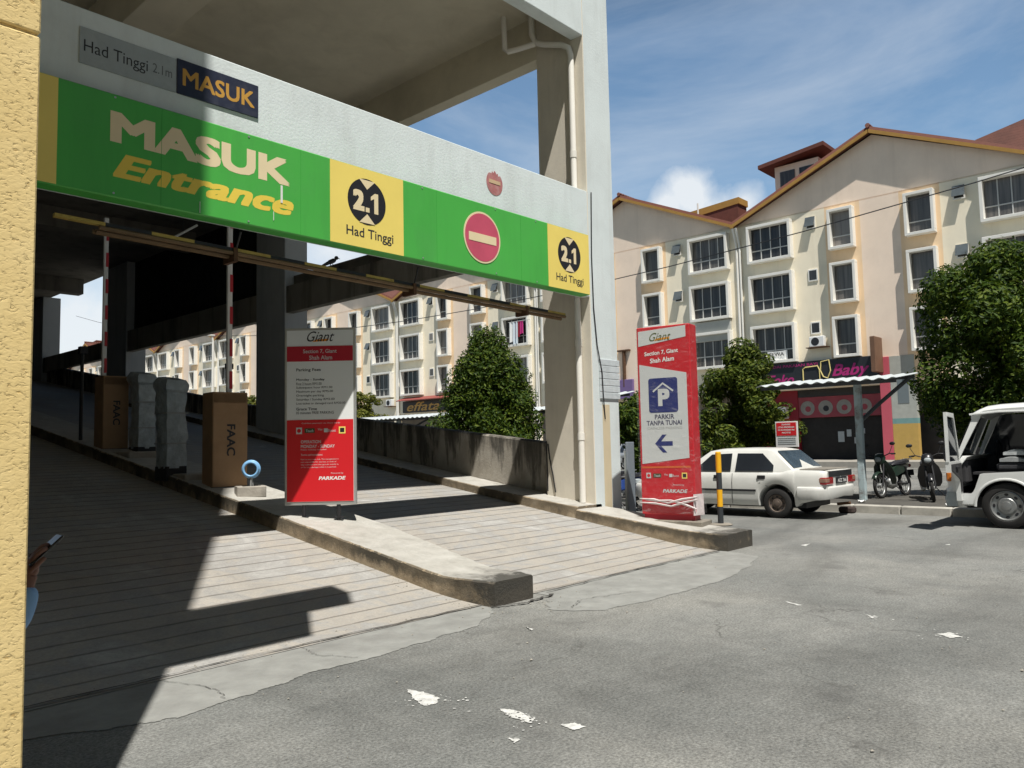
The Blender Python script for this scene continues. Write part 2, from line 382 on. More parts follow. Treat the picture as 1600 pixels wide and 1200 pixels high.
def stained_wall():
    m = bpy.data.materials.new('stained_wall'); m.use_nodes = True; t = m.node_tree; b = t.nodes['Principled BSDF']
    tc = t.nodes.new('ShaderNodeTexCoord').outputs['Object']; at = t.nodes.new('ShaderNodeAttribute'); at.attribute_name = 'edge'; ed = at.outputs['Fac']
    base = ramp_node(t, noise_node(t, tc, 1.6, 8, .68, .4), [(.28, (.25, .225, .185)), (.5, (.36, .33, .28)), (.72, (.45, .42, .37))])
    n = noise_node(t, tc, 1.0, 8, .7, .35, (3.2, 3.2, .55))
    v = math_node(t, 'ADD', math_node(t, 'MULTIPLY', ed, .62), math_node(t, 'MULTIPLY', math_node(t, 'SUBTRACT', n, .5), 1.7))
    q = t.nodes.new('ShaderNodeMixRGB'); t.links.new(ramp_node(t, v, [(.42, 0), (.58, .75), (.8, .93)]), q.inputs[0]); t.links.new(base, q.inputs[1]); q.inputs[2].default_value = (.042, .040, .034, 1)
    t.links.new(q.outputs[0], b.inputs['Base Color']); b.inputs['Roughness'].default_value = .92; b.inputs['Specular IOR Level'].default_value = .2
    bp = t.nodes.new('ShaderNodeBump'); bp.inputs['Strength'].default_value = .7; bp.inputs['Distance'].default_value = .012
    t.links.new(noise_node(t, tc, 22, 6, .7), bp.inputs['Height']); t.links.new(bp.outputs[0], b.inputs['Normal']); return m
M_WALLS = stained_wall()
M_KERBD = mat('mouldy_kerb', (.25, .225, .185), .9, .3, 3, bump=.012, bs=30, dirt=.9, dscale=2.6, dcol=(.055, .052, .045))
M_APRON = mat('apron_concrete', (.262, .264, .247), .9, .2, 4, bump=.01, bs=50, dirt=.75, dscale=1.8, dcol=(.19, .187, .175))
M_PAINT = mat('worn_white_paint', (.58, .58, .55), .85, .2, 20, dirt=.95, dscale=22, dcol=(.2, .195, .19))
M_FAC = mat('pale_grey_paint', (.68, .745, .745), .75, .05, 1.2, bump=.005, bs=30, dirt=.22, dscale=1.3, dcol=(.4, .42, .41), streak=.3, scol=(.40, .41, .39), sscale=(3, 3, .35), bstr=.9)
M_CREAM = mat('cream_concrete_paint', (.68, .63, .53), .85, .06, 1.5, bump=.004, bs=30, streak=.3, scol=(.3, .27, .22), sscale=(3, 3, .25), dirt=.2, dscale=1.5, dcol=(.34, .31, .26))
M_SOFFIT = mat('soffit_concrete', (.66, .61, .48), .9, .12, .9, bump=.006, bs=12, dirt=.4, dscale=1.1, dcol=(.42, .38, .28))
M_PILIN = mat('grey_blue_paint', (.46, .48, .49), .8, .06, 2, streak=.4, scol=(.22, .24, .26))
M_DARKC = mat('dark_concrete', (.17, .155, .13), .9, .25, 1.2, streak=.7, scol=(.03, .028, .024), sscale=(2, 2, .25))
M_WALLC = mat('mouldy_concrete', (.31, .29, .25), .9, .18, 2.2, bump=.01, bs=25, streak=.88, scol=(.045, .042, .035), sscale=(2.0, 2.0, .42), dirt=.55, dscale=1.3, dcol=(.1, .095, .08))
M_BLACKP = mat('black_panel', (.022, .021, .02), .9, .3, 2)
M_WHITEPIPE = flat('white_plastic', (.78, .76, .70), .4)
M_GREEN = mat('green_vinyl', (.075, .43, .07), .4, .08, .7, spec=.5, dirt=.22, dscale=1.6, dcol=(.11, .33, .11), streak=.28, scol=(.05, .25, .05), sscale=(3.5, 3.5, .5))
M_YEL = mat('yellow_vinyl', (.86, .69, .17), .4, .05, 2, spec=.5)
M_CREAMV = flat('cream_vinyl', (.78, .66, .42), .45)
M_YTXT = flat('yellow_lettering', (.82, .62, .09), .45)
M_BLK = flat('black_vinyl', (.018, .018, .022), .5)
M_NOENT = mat('faded_red_vinyl', (.56, .09, .15), .5, .1, 3)
M_NAVYP = mat('navy_plate', (.03, .035, .06), .35, .3, 3, dirt=.4, dscale=5, dcol=(.1, .1, .12))
M_GOLD = flat('gold_lettering', (.55, .30, .06), .45)
M_GREYP = mat('grey_plate', (.36, .40, .41), .5, .12, 4, dirt=.3, dscale=4, dcol=(.2, .21, .2))
M_DKTXT = flat('charcoal_lettering', (.03, .032, .035), .6)
M_WHITE = flat('white_paint', (.78, .78, .76), .45)
M_RED = mat('red_vinyl', (.62, .018, .025), .35, .05, 2, spec=.5)
M_RED2 = mat('deep_red_vinyl', (.45, .015, .035), .4, .05, 2)
M_SILV = mat('silver_metal', (.5, .51, .5), .4, .05, 3, metal=.6)
M_PANEL = mat('light_grey_vinyl', (.56, .58, .58), .4, .03, 2)
M_NAVY = flat('navy_vinyl', (.02, .03, .15), .4)
M_CARD = mat('brown_cardboard', (.34, .21, .115), .85, .12, 4, dirt=.25, dscale=3, dcol=(.2, .11, .05), bump=.004, bs=8)
M_PLASTIC = mat('cloudy_plastic_wrap', (.40, .46, .49), .25, .35, 5, bump=.03, bs=9, spec=.6, bstr=.9)
M_BLKMET = mat('black_metal', (.02, .02, .022), .5, .2, 8)
M_RUST = mat('rusty_brown', (.10, .05, .025), .85, .3, 7)
M_YBAR = mat('yellow_bar_paint', (.46, .33, .08), .5, .2, 6, dirt=.75, dscale=6, dcol=(.2, .13, .03))
M_YPOST = mat('orange_yellow_paint', (.80, .42, .015), .45, .1, 6)
M_GREYPOST = flat('charcoal_paint', (.035, .04, .045), .5)
M_BLUE = flat('pale_blue_plastic', (.22, .45, .72), .35)
M_TYRE = mat('tyre_rubber', (.022, .021, .02), .85, .3, 9)
def M_(n): return MATS[n]

def text(parent, name, s, o, u, v, w, h, m, bold=0, shear=0, ext=.002, label=None, nz=None):
    """lettering as thin mesh fitted to w x h, lower left corner o, baseline u, up v; bold strokes are shifted copies"""
    cu = bpy.data.curves.new('t', 'FONT'); cu.body = s; cu.size = 1; cu.shear = shear; cu.extrude = 0; cu.resolution_u = 3
    cu.align_x = 'LEFT'
    to = bpy.data.objects.new('t', cu); COL.objects.link(to)
    dg = bpy.context.evaluated_depsgraph_get(); me = bpy.data.meshes.new_from_object(to.evaluated_get(dg))
    bpy.data.objects.remove(to); bpy.data.curves.remove(cu)
    n = len(me.vertices); co = np.empty(n*3); me.vertices.foreach_get('co', co); co = co.reshape(-1, 3)
    fs = [tuple(p.vertices) for p in me.polygons]; bpy.data.meshes.remove(me)
    mn = co.min(0); mx = co.max(0); B = bold
    sx = w/max(mx[0]-mn[0]+2*B, 1e-6); sz = h/max(mx[1]-mn[1]+2*B, 1e-6)
    u = Vector(u).normalized(); v = Vector(v).normalized(); k = u.cross(v); o = Vector(o)-ORG.get(parent.name, Vector())
    sh = [(0, 0)] if B <= 0 else [(0, 0), (B, 0), (-B, 0), (0, B), (0, -B), (B, B), (-B, B), (B, -B), (-B, -B)]
    V = []; FF = []
    for i, (dx, dz) in enumerate(sh):
        X = (co[:, 0]-mn[0]+B+dx)*sx; Z = (co[:, 1]-mn[1]+B+dz)*sz
        P = np.array(o)[None]+X[:, None]*np.array(u)+Z[:, None]*np.array(v)+np.array(k)[None]*(i*.00008)
        FF += [tuple(q+i*n for q in f) for f in fs]; V += P.tolist()
    me = bpy.data.meshes.new(name); me.from_pydata(V, [], FF); me.materials.append(m); me.update()
    return link(name, me, parent, label)
def disc(mb, c, u, v, r, n=28, mi=0, t=.002, r2=None):
    u = Vector(u).normalized(); v = Vector(v).normalized(); k = u.cross(v); c = Vector(c)
    fr = [c+k*t+(u*math.cos(2*math.pi*i/n)*r+v*math.sin(2*math.pi*i/n)*(r2 or r)) for i in range(n)]
    bk = [p-k*t for p in fr]
    return mb.loft([bk, fr], mi)
def slab(mb, o, u, v, w, h, t, mi=0):
    """thin rectangular plate, lower left o, standing t proud along u x v"""
    u = Vector(u).normalized(); v = Vector(v).normalized(); k = u.cross(v); o = Vector(o)
    q = [o, o+u*w, o+u*w+v*h, o+v*h]
    return mb.loft([q, [p+k*t for p in q]], mi)
def plate_poly(mb, pts, k, t, mi=0):
    k = Vector(k).normalized(); q = [Vector(p) for p in pts]
    return mb.loft([q, [p+k*t for p in q]], mi)
UX, UZ = (1, 0, 0), (0, 0, 1)

# ------------------------------------------------------------------ ground, ramp, kerbs
def rz(y):
    y0, a = 5.85, .5
    if y <= y0-a: return 0
    if y < y0+a: return .15*(y-y0+a)**2/(4*a)
    return .15*(y-y0)
b = MB(); b.add([(-250, -250, 0), (350, -250, 0), (350, 350, 0), (-250, 350, 0)], [(0, 1, 2, 3)])
struct(b.build('asphalt_ground', M_ASPH))
b = MB(); ys = [5.5+.1*i for i in range(20)]+[7.5+.5*i for i in range(76)]
vs = []; fs = []
for y in ys: vs += [(.3, y, rz(y)+.007), (11.0, y, rz(y)+.007)]
for i in range(len(ys)-1): fs.append((2*i, 2*i+1, 2*i+3, 2*i+2))
b.add(vs, fs)
struct(b.build('concrete_ramp', M_RAMP))
# broken concrete apron where the ramp meets the asphalt
def jag(pts, amp, rnd, n=6):
    o = []
    for i in range(len(pts)-1):
        (x0, y0), (x1, y1) = pts[i], pts[i+1]
        for k in range(n):
            t = k/n; o.append((x0+(x1-x0)*t+rnd.uniform(-amp, amp), y0+(y1-y0)*t+rnd.uniform(-amp, amp)))
    o.append(pts[-1]); return o
rnd = random.Random(3)
def jag2(pts, amp, rnd): return jag(jag(pts, .028, rnd, 4), .010, rnd, 7)
lowL = jag2([(.3, 5.15), (1.46, 5.0), (1.89, 4.75), (2.17, 4.69), (2.67, 4.72), (3.15, 4.87), (3.76, 4.8), (4.43, 4.9), (4.88, 4.94), (5.3, 5.16), (5.5, 5.42)], .018, rnd)
lowR = jag2([(6.3, 5.28), (5.9, 5.05), (5.74, 4.84), (6.02, 4.45), (6.64, 4.36), (7.97, 4.32), (9.19, 4.53), (9.99, 4.8), (10.2, 5.25)], .018, rnd)
upL = jag([(5.5, 5.56), (4, 5.60), (2, 5.62), (.3, 5.62)], .012, rnd, 14)
upR = jag([(10.2, 5.5), (8, 5.56), (6.3, 5.5)], .012, rnd, 14)
b = MB()
for poly in (lowL+upL, lowR+upR):
    n = len(poly); b.add([(x, y, .004) for i, (x, y) in enumerate(poly)], [tuple(range(n))])
struct(b.build('concrete_apron', M_APRON))
# dark open joint between apron and ramp, a cracked line round the kerb end
b = MB()
def crack(pts, wd, rnd, z=.016):
    p = jag(pts, .02, rnd, 12); L = []; Rr = []
    for i, (x, y) in enumerate(p):
        a = p[max(i-1, 0)]; c = p[min(i+1, len(p)-1)]; dx, dy = c[0]-a[0], c[1]-a[1]; l = math.hypot(dx, dy) or 1
        ww = wd*rnd.uniform(.3, 1.3); L.append((x-dy/l*ww, y+dx/l*ww, z)); Rr.append((x+dy/l*ww, y-dx/l*ww, z))
    n = len(p); b.add(L+Rr, [(i, i+1, n+i+1, n+i) for i in range(n-1)])
crack([(1.2, 5.56), (3, 5.55), (5.5, 5.5)], .011, rnd, .02)
crack([(5.5, 5.36), (5.8, 5.22), (6.35, 5.3)], .02, rnd)
crack([(6.4, 5.42), (8.2, 5.48), (10.1, 5.42)], .012, rnd, .02)
crack([(5.95, 4.75), (6.3, 4.9), (6.9, 4.72)], .004, rnd, .0105)
crack([(2.4, 5.5), (2.55, 5.1), (2.5, 4.78)], .003, rnd, .0105)
crack([(3.5, 5.5), (3.45, 5.2), (3.6, 4.9)], .003, rnd, .0105)
struct(b.build('ground_cracks', flat('crack_dirt', (.055, .052, .047), .95)))
# leftover flakes of white road paint
FL = [[(3.34, 4.03), (3.37, 3.91), (3.35, 3.73), (3.26, 3.67), (3.19, 3.70), (3.23, 3.82)],
      [(3.44, 3.32), (3.48, 3.23), (3.45, 3.04), (3.37, 3.01), (3.38, 3.16)], [(3.47, 2.87), (3.53, 2.82), (3.53, 2.73), (3.44, 2.76)],
      [(3.14, 2.95), (3.16, 2.90), (3.10, 2.87)], [(7.26, 2.52), (7.2, 2.40), (7.14, 2.42)], [(6.87, 1.84), (6.98, 1.78), (6.88, 1.68), (6.79, 1.73)],
      [(11.38, 4.82), (11.6, 4.76), (11.3, 4.7)], [(7.39, 3.31), (7.32, 3.10), (7.26, 3.12)], [(5.10, 4.58), (5.07, 4.46), (5.02, 4.44)], [(12.5, 3.2), (12.58, 3.14), (12.46, 3.12)]]
b = MB()
for fi, poly in enumerate(FL):
    p = jag(poly+[poly[0]], .009, rnd, 7)[:-1]; b.add([(x, y, .005) for x, y in p], [tuple(range(len(p)))])
for k in range(70):
    c = rnd.choice([(3.33, 3.55, .16, .16), (3.36, 3.66, .09, .12), (3.36, 3.0, .12, .1), (3.2, 3.8, .1, .16), (3.42, 3.15, .06, .12), (6.85, 1.75, .22, .22), (7.2, 2.45, .16, .2)])
    x, y = rnd.gauss(c[0], c[2]*.5), rnd.gauss(c[1], c[3]*.5); r_ = rnd.uniform(.003, .014)
    b.add([(x+r_*rnd.uniform(.5, 1.3)*math.cos(a), y+r_*rnd.uniform(.5, 1.3)*math.sin(a), .005) for a in (0, 1.2, 2.4, 3.6, 5)], [(0, 1, 2, 3, 4)])
struct(b.build('road_paint', M_PAINT))

def set_edge(o, vals):
    at = o.data.attributes.new('edge', 'FLOAT', 'POINT'); at.data.foreach_set('value', vals)
def grit():
    rnd = random.Random(17); b = MB()
    for k in range(420):
        c = rnd.random()
        if c < .35: x, y = rnd.uniform(1.2, 10.2), 5.58+rnd.gauss(0, .07)
        elif c < .55: x, y = rnd.uniform(5.3, 5.49), rnd.uniform(5.3, 8.0)
        elif c < .7: x, y = rnd.gauss(5.9, .5), rnd.gauss(5.05, .2)
        else: x, y = rnd.uniform(2.0, 14), rnd.uniform(.8, 5.3)
        if 5.5 < x < 6.3 and y > 5.3: continue
        r_ = rnd.uniform(.003, .011)*(1.5 if rnd.random() < .08 else 1); z = (rz(y)+.006 if y > 5.5 else .005)
        vs = [(x+r_*rnd.uniform(.6, 1.2)*dx, y+r_*rnd.uniform(.6, 1.2)*dy, z+r_*dz) for dx, dy, dz in ((1, 0, .3), (0, 1, .3), (-1, 0, .3), (0, -1, .3), (0, 0, .9), (0, 0, -.2))]
        b.add(vs, [(0, 1, 4), (1, 2, 4), (2, 3, 4), (3, 0, 4), (1, 0, 5), (2, 1, 5), (3, 2, 5), (0, 3, 5)])
    o = b.build('grit', mat('pale_grit', (.30, .28, .24), .9, .4, 40)); o['kind'] = 'stuff'; tag(o, 'loose pale grit scattered along the foot of the ramp and over the asphalt', 'grit')
grit()
def kerb(name, x0, x1f, y0, y1, h, m, top=None, seed=1):
    rnd = random.Random(seed); b = MB(); rings = []; n = max(2, int((y1-y0)/.1)); ev = []
    for i in range(n+1):
        y = y0+(y1-y0)*i/n; z = (top(y) if top else h); zb = -.15; x1 = x1f(y) if callable(x1f) else x1f
        j = lambda a=.006: rnd.uniform(-a, a)
        c = .016
        e = (.035, .008)[i] if i < 2 else 0
        xa, xb = x0+e, x1-e
        rings.append([(xa+j(.003), y, zb), (xa+j(.004), y, z-.07), (xa+j(.005), y, z-c+j(.004)), (xa+c+abs(j(.014)), y, z+j(.003)), ((xa*2+xb)/3, y, z+j(.004)), ((xa+2*xb)/3, y, z+j(.004)), (xb-c-abs(j(.014)), y, z+j(.003)), (xb+j(.005), y, z-c+j(.004)), (xb, y, z-.07), (xb, y, zb)])
        ev += [0, .75, .96, 1, 1, 1, 1, .96, .75, 0]
    b.loft(rings); o = struct(b.build(name, m, smooth=25)); set_edge(o, ev); return o
ktop = lambda y: max(.235, rz(y)+.2)
kerb('centre_kerb', 5.5, lambda y: min(6.5, 6.13+.13*(y-5.35)), 5.36, 24, .2, M_KERBX, ktop, 2)
# the two blackened ends
kerb('side_kerb', 10.2, 11.02, 5.36, 8.0, .22, M_KERBX, lambda y: .235+max(0, rz(y)-.0)*.75, 3)
kerb('ramp_edge_kerb', 10.2, 10.94, 8.0, 26, .3, M_KERBX, lambda y: rz(y)+.2-.05*min(1, (y-8)/2), 4)
for nm, (x0, x1, y0, z) in dict(c=(5.5, 6.5, 5.4, .19), s=(10.2, 11.12, 5.36, .235)).items(): pass

# far side: planted median with kerb, the shop pavement
b = MB(); b.box(17.05, -60, -.1, 20.4, 60, .15)
struct(b.build('median_pavement', mat('dusty_pavement', (.085, .08, .07), .9, .3, 1.5, dirt=.5, dscale=2.5, dcol=(.06, .055, .05))))
b = MB()
for k in range(0, 100):
    y = -40+k*.92; b.box(16.86, y, -.1, 17.05, y+.9, .165, bev=.02)
struct(b.build('median_kerb', mat('bright_kerb', (.45, .43, .38), .9, .2, 2, dirt=.5, dscale=3, dcol=(.18, .17, .15))))
b = MB(); b.box(41.6, -60, -.1, 60, 200, .3)
struct(b.build('shop_pavement', mat('pavement_concrete', (.33, .31, .27), .9, .15, 1.2, dirt=.4)))

# ------------------------------------------------------------------ car park building
CP = thing('car_park_building', 'grey concrete multi-storey car park with an open entrance ramp and tall pillars', 'car park', (6, 8, 0))
def part(nm, mb, m, par=None, **k): return mb.build(nm, m, par or CP, **k)
def pillar(y0, y1, x0, x1, zt, m, z0=-.1):
    b = MB(); b.box(x0, y0, z0, x1, y1, zt, bev=.012); return part('pillar', b, m)
# front right pillar: pale painted front, cream side
b = MB(); b.box(10.74, 8.0, -.1, 11.5, 9.07, 13.5, bev=.012)
b.m = [0]*len(b.m)
o = part('pillar', b, [M_CREAM, M_FAC])
for p in o.data.polygons:
    if p.normal.y < -.8 or p.normal.x > .8: p.material_index = 1
pillar(17.6, 19.0, 10.74, 11.4, 8.05, M_PILIN)
pillar(27.5, 29.4, 10.74, 11.4, 8.05, M_PILIN)
pillar(36.0, 37.8, 10.74, 11.4, 8.05, M_PILIN)
for y in (8.0, 17.6, 27.5, 36.0): pillar(y, y+1.0, .95, 1.7, 13.5 if y == 8 else 8.05, M_FAC if y == 8 else M_PILIN)
b = MB(); b.box(1.7, 8.0, 4.03, 10.74, 8.14, 5.87, bev=.01); part('entrance_beam', b, M_FAC)
b = MB(); b.box(1.7, 8.0, 8.66, 10.74, 8.25, 10.6, bev=.01); part('upper_beam', b, M_FAC)
b = MB(); b.box(1.7, 8.0, 12.6, 10.74, 8.25, 13.5); part('roof_beam', b, M_FAC)
b = MB(); b.box(10.74, 9.07, 8.6, 11.04, 17.6, 9.7, bev=.01); part('side_beam', b, M_SOFFIT)
b = MB(); b.box(4.95, 8.25, 8.6, 5.68, 17.6, 9.7, bev=.01); part('middle_beam', b, M_SOFFIT)
b = MB(); b.box(.95, 9.0, 8.6, 1.3, 17.6, 9.7); part('side_beam', b, M_SOFFIT)
b = MB(); b.box(1.3, 8.25, 9.42, 10.74, 17.9, 9.7); b.box(.9, 17.9, 9.42, 11.3, 46, 9.7); part('upper_floor', b, M_SOFFIT)
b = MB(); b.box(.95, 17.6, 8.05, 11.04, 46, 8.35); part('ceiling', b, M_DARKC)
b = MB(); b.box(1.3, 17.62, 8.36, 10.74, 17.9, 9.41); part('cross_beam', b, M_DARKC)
for y in (22.5, 31.5, 40.5):
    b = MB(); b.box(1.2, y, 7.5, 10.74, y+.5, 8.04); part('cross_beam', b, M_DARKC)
b = MB(); b.box(10.78, 9.07, 5.0, 10.98, 17.6, 5.68); b.box(10.78, 19.0, 4.95, 10.98, 27.5, 5.66); b.box(10.78, 29.4, 4.9, 10.98, 36.0, 5.5); part('parapet_beam', b, mat('streaked_dark_concrete', (.27, .25, .21), .9, .2, 1.4, streak=.9, scol=(.02, .018, .015), sscale=(2.2, 2.2, .22)))
b = MB(); b.box(11.0, 13.2, 5.69, 11.12, 17.6, 5.98); part('parapet_coping', b, M_DARKC)
b = MB()
for k in range(28): b.box(11.0, 19.02+k*.303, 5.67, 11.08, 19.02+k*.303+.285, 8.04)
part('louvre_panel', b, M_BLACKP)
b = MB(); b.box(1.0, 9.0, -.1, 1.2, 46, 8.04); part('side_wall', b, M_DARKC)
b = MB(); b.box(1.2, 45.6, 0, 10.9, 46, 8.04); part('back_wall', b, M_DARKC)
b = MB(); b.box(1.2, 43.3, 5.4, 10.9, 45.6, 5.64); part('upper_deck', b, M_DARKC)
# white rain pipe on the pillar and its bends under the slab
b = MB()
b.tube([(10.67, 8.22, .55), (10.67, 8.22, 8.36), (10.665, 8.26, 8.5), (10.64, 8.4, 8.6), (10.6, 8.75, 8.72), (10.58, 8.95, 8.82), (10.57, 9.02, 9.0), (10.57, 9.02, 9.44)], .055, 10)
b.tube([(10.58, 8.95, 8.8), (10.45, 9.25, 8.76), (10.36, 9.42, 8.74), (10.34, 9.48, 8.8), (10.34, 9.5, 9.44)], .05, 8)
for z in (1.6, 3.2, 4.9, 6.5): b.tube([(10.67, 8.22, z), (10.67, 8.22, z+.12)], .064, 10)
part('drain_pipe', b, M_WHITEPIPE, smooth=40)
# taped strap of plastic sheeting and the loose cable down the pillar
b = MB()
for i in range(6): b.box(10.93, 7.975, 2.3+i*.115, 11.515, 7.995, 2.3+i*.115+.108, bev=.006)
part('sheet_wrap', b, mat('white_sheeting', (.55, .60, .62), .45, .12, 8, bump=.01, bs=20))
b = MB(); b.tube([(10.84, 7.985, 5.87), (10.8, 7.985, 4.74), (10.81, 7.98, 3.85), (10.88, 7.98, 3.2), (10.97, 7.96, 2.75), (10.99, 7.96, 2.3), (11.05, 7.98, 1.95)], .010, 6)
b.tube([(10.72, 9.0, 1.55), (10.72, 8.97, 1.3), (10.72, 8.9, 1.0), (10.72, 8.85, .7)], .012, 6)
b.tube([(10.725, 9.04, 1.6), (10.725, 9.03, 1.0), (10.725, 9.03, .72)], .012, 6)
part('cable', b, M_BLKMET)
b = MB(); b.box(11.0, 7.99, .4, 11.2, 7.998, 2.2); part('paint_patch', b, flat('cream_patch', (.62, .53, .36), .8))
b = MB(); b.tube([(8.23, 18.6, 6.62), (8.91, 18.6, 7.11)], .03, 6); part('conduit', b, M_WHITE)
b = MB(); b.tube([(8.57, 18.62, 6.87), (8.57, 18.62, 8.04)], .01, 5); part('hanger_rod', b, M_BLKMET)
# grey panel leaning at the pillar foot
pn = thing('metal_panel', 'plain dark grey panel standing at the foot of the white front pillar', 'panel', (11.6, 8.0, .4))
b = MB(); b.box(11.50, 7.86, .32, 11.72, 7.9, 1.55, bev=.008); b.build('sheet', mat('slate_grey_paint', (.19, .22, .25), .5, .08, 3), pn)
b = MB(); b.box(11.53, 7.90, .32, 11.57, 7.95, 1.4); b.build('stiffener', M_SILV, pn)

# low mouldy wall at the right of the ramp
b = MB(); ys = [9.07+.45*i for i in range(79)]
wt = lambda y: 1.59+.1135*(y-9.28) if y < 20 else 2.807+.15*(y-20)
rings = [[(10.94, y, -.1), (10.94, y, wt(y)-.03), (10.97, y, wt(y)+random.uniform(-.008, .008)), (11.13, y, wt(y)), (11.15, y, wt(y)-.03), (11.15, y, -.1)] for y in ys]
b.loft(rings)
wl = b.build('ramp_wall', M_WALLS, None, smooth=25); set_edge(wl, [0, .97, 1, 1, .97, 0]*len(ys))
tag(wl, 'low mould-streaked concrete wall along the right side of the ramp', 'wall')

# tall yellow stucco building at the left, its edge and ledges
YB = thing('yellow_building', 'tall yellow stucco building whose rough corner fills the left edge', 'building', (0, 3, 0))
b = MB(); b.box(-4, 2.87, -.1, .83, 3.2, 2.945, bev=.006); b.box(-4, 2.87, 2.957, .83, 3.2, 26, bev=.006); b.box(-3.98, 2.884, 2.8, .816, 3.186, 3.1); b.box(-4, 3.2, -.1, -.25, 7.6, 26)
b.build('wall', M_STUCCO, YB)
b = MB(); b.box(.83, 2.9, 8.4, 2.5, 3.2, 9.15); b.box(.83, 2.9, 6.9, 2.03, 3.2, 8.39)
b.build('ledge', mat('ledge_paint', (.6, .42, .15), .8), YB)

# ------------------------------------------------------------------ entrance sign
SG = thing('entrance_sign', 'long green entrance sign box with yellow panels under the pale beam', 'sign', (6, 7.9, 4))
b = MB(); b.box(1.75, 7.78, 3.99, 10.45, 7.985, 5.01, bev=.012); b.build('sign_box', M_GREEN, SG)
def ypanel(x0, x1):
    b = MB(); b.box(x0, 7.774, 4.0, x1, 7.778, 5.0); return b.build('yellow_panel', M_YEL, SG)
b = MB(); b.box(1.75, 7.86, 5.012, 10.44, 7.998, 5.03); b.build('top_gap', M_BLK, SG)
for x in (3.35, 4.95, 7.05, 8.75):
    b = MB(); b.box(x, 7.7785, 4.0, x+.004, 7.7795, 5.0); b.build('seam', mat('seam_green', (.04, .33, .045), .5), SG)
for x in (2.9, 4.3, 6.8, 8.2, 9.1):
    for z in (4.03, 4.975):
        b = MB(); disc(b, (x, 7.778, z), UX, UZ, .011, 8, 0, .004); b.build('screw', M_SILV, SG)
yp0 = ypanel(1.8, 2.40); yp1 = ypanel(5.35, 6.47); yp2 = ypanel(9.38, 10.44)
YF = 7.774
text(SG, 'lettering', 'MASUK', (2.86, 7.7792, 4.53), UX, UZ, 1.95, .31, M_CREAMV, .04)
text(SG, 'lettering', 'Entrance', (2.89, 7.7792, 4.19), UX, UZ, 1.97, .245, M_YTXT, .035, .32)
def emblem(par, cx, cz, r):
    b = MB(); disc(b, (cx, YF, cz), UX, UZ, r, 40, 0, .003); e = b.build('emblem', M_BLK, par)
    b = MB()
    for s in (1, -1):
        plate_poly(b, [(cx-.115*r/.28, YF-.0034, cz+s*.262*r/.28), (cx+.115*r/.28, YF-.0034, cz+s*.262*r/.28), (cx, YF-.0034, cz+s*.15*r/.28)], (0, -1, 0), .002)
        # keep a thin black rim visible outside the notch
    b.build('notch', M_CREAMV, e)
    q = r/.28
    text(e, 'numeral', '2', (cx-.205*q, YF-.0034, cz-.125*q), UX, UZ, .165*q, .25*q, M_CREAMV, .05)
    b = MB(); b.box(cx-.022*q, YF-.0045, cz-.125*q, cx+.034*q, YF-.0035, cz-.07*q); b.build('point', M_CREAMV, e)
    b = MB(); plate_poly(b, [(cx+(x-.0)*q, YF-.0034, cz+z*q) for x, z in ((.105, -.125), (.165, -.125), (.165, .125), (.115, .125), (.055, .075), (.055, .03), (.105, .058))], (0, -1, 0), .001); b.build('numeral', M_CREAMV, e)
    return e
emblem(yp1, 5.89, 4.585, .29); emblem(yp2, 9.915, 4.58, .29)
text(yp1, 'lettering', 'Had Tinggi', (5.58, YF-.001, 4.09), UX, UZ, .72, .155, M_DKTXT, .01)
text(yp2, 'lettering', 'Had Tinggi', (9.57, YF-.001, 4.09), UX, UZ, .70, .155, M_DKTXT, .01)
b = MB(); disc(b, (7.92, YF+.002, 4.505), UX, UZ, .372, 48, 0, .003); ne = b.build('no_entry_symbol', M_CREAMV, SG)
b = MB(); disc(b, (7.92, YF-.001, 4.505), UX, UZ, .345, 48, 0, .003); b.build('red_disc', M_NOENT, ne)
b = MB(); b.box(7.645, YF-.008, 4.43, 8.2, YF-.0045, 4.55); b.build('bar', M_CREAMV, ne)
b = MB(); b.box(4.69, 7.772, 4.32, 4.715, 7.776, 4.52); b.box(4.60, 7.773, 4.2, 4.606, 7.776, 4.1); b.box(3.75, 7.773, 4.01, 3.755, 7.776, 4.13)
b.build('scratch', M_WHITE, SG)

# old signs screwed to the beam
t = thing('height_limit_plate', 'faded grey Had Tinggi plate on the pale beam, upper left', 'sign', (3.1, 8, 5.5))
b = MB(); b.box(2.64, 7.985, 5.31, 3.585, 7.998, 5.675, bev=.004); b.build('plate', M_GREYP, t)
text(t, 'lettering', 'Had Tinggi', (2.68, 7.984, 5.40), UX, UZ, .61, .155, M_DKTXT, .0)
text(t, 'lettering', '2.1m', (3.34, 7.984, 5.45), UX, UZ, .2, .10, mat('faded_lettering', (.12, .13, .13), .6), 0)
t = thing('entry_plate', 'navy plate with gold MASUK letters on the beam beside the grey plate', 'sign', (4.05, 8, 5.5))
b = MB(); b.box(3.592, 7.98, 5.31, 4.53, 7.998, 5.69, bev=.004); b.build('plate', M_NAVYP, t)
text(t, 'lettering', 'MASUK', (3.65, 7.979, 5.41), UX, UZ, .83, .19, M_GOLD, .02)
b = MB(); pts = []
for i in range(40):
    a = 2*math.pi*i/40; r_ = .175
    if .25*math.pi < a < .75*math.pi: r_ *= [1, .78, .95, .8, .92][i % 5]
    pts.append((8.43+r_*math.cos(a), 7.998, 5.475+r_*1.08*math.sin(a)))
plate_poly(b, pts, (0, -1, 0), .003)
o = b.build('faded_sticker', mat('sun_faded_red', (.42, .16, .16), .7, .2, 8, dirt=.5, dscale=9, dcol=(.5, .42, .4)))
tag(o, 'small faded round red no-entry sticker on the pale beam above the green sign', 'sticker')
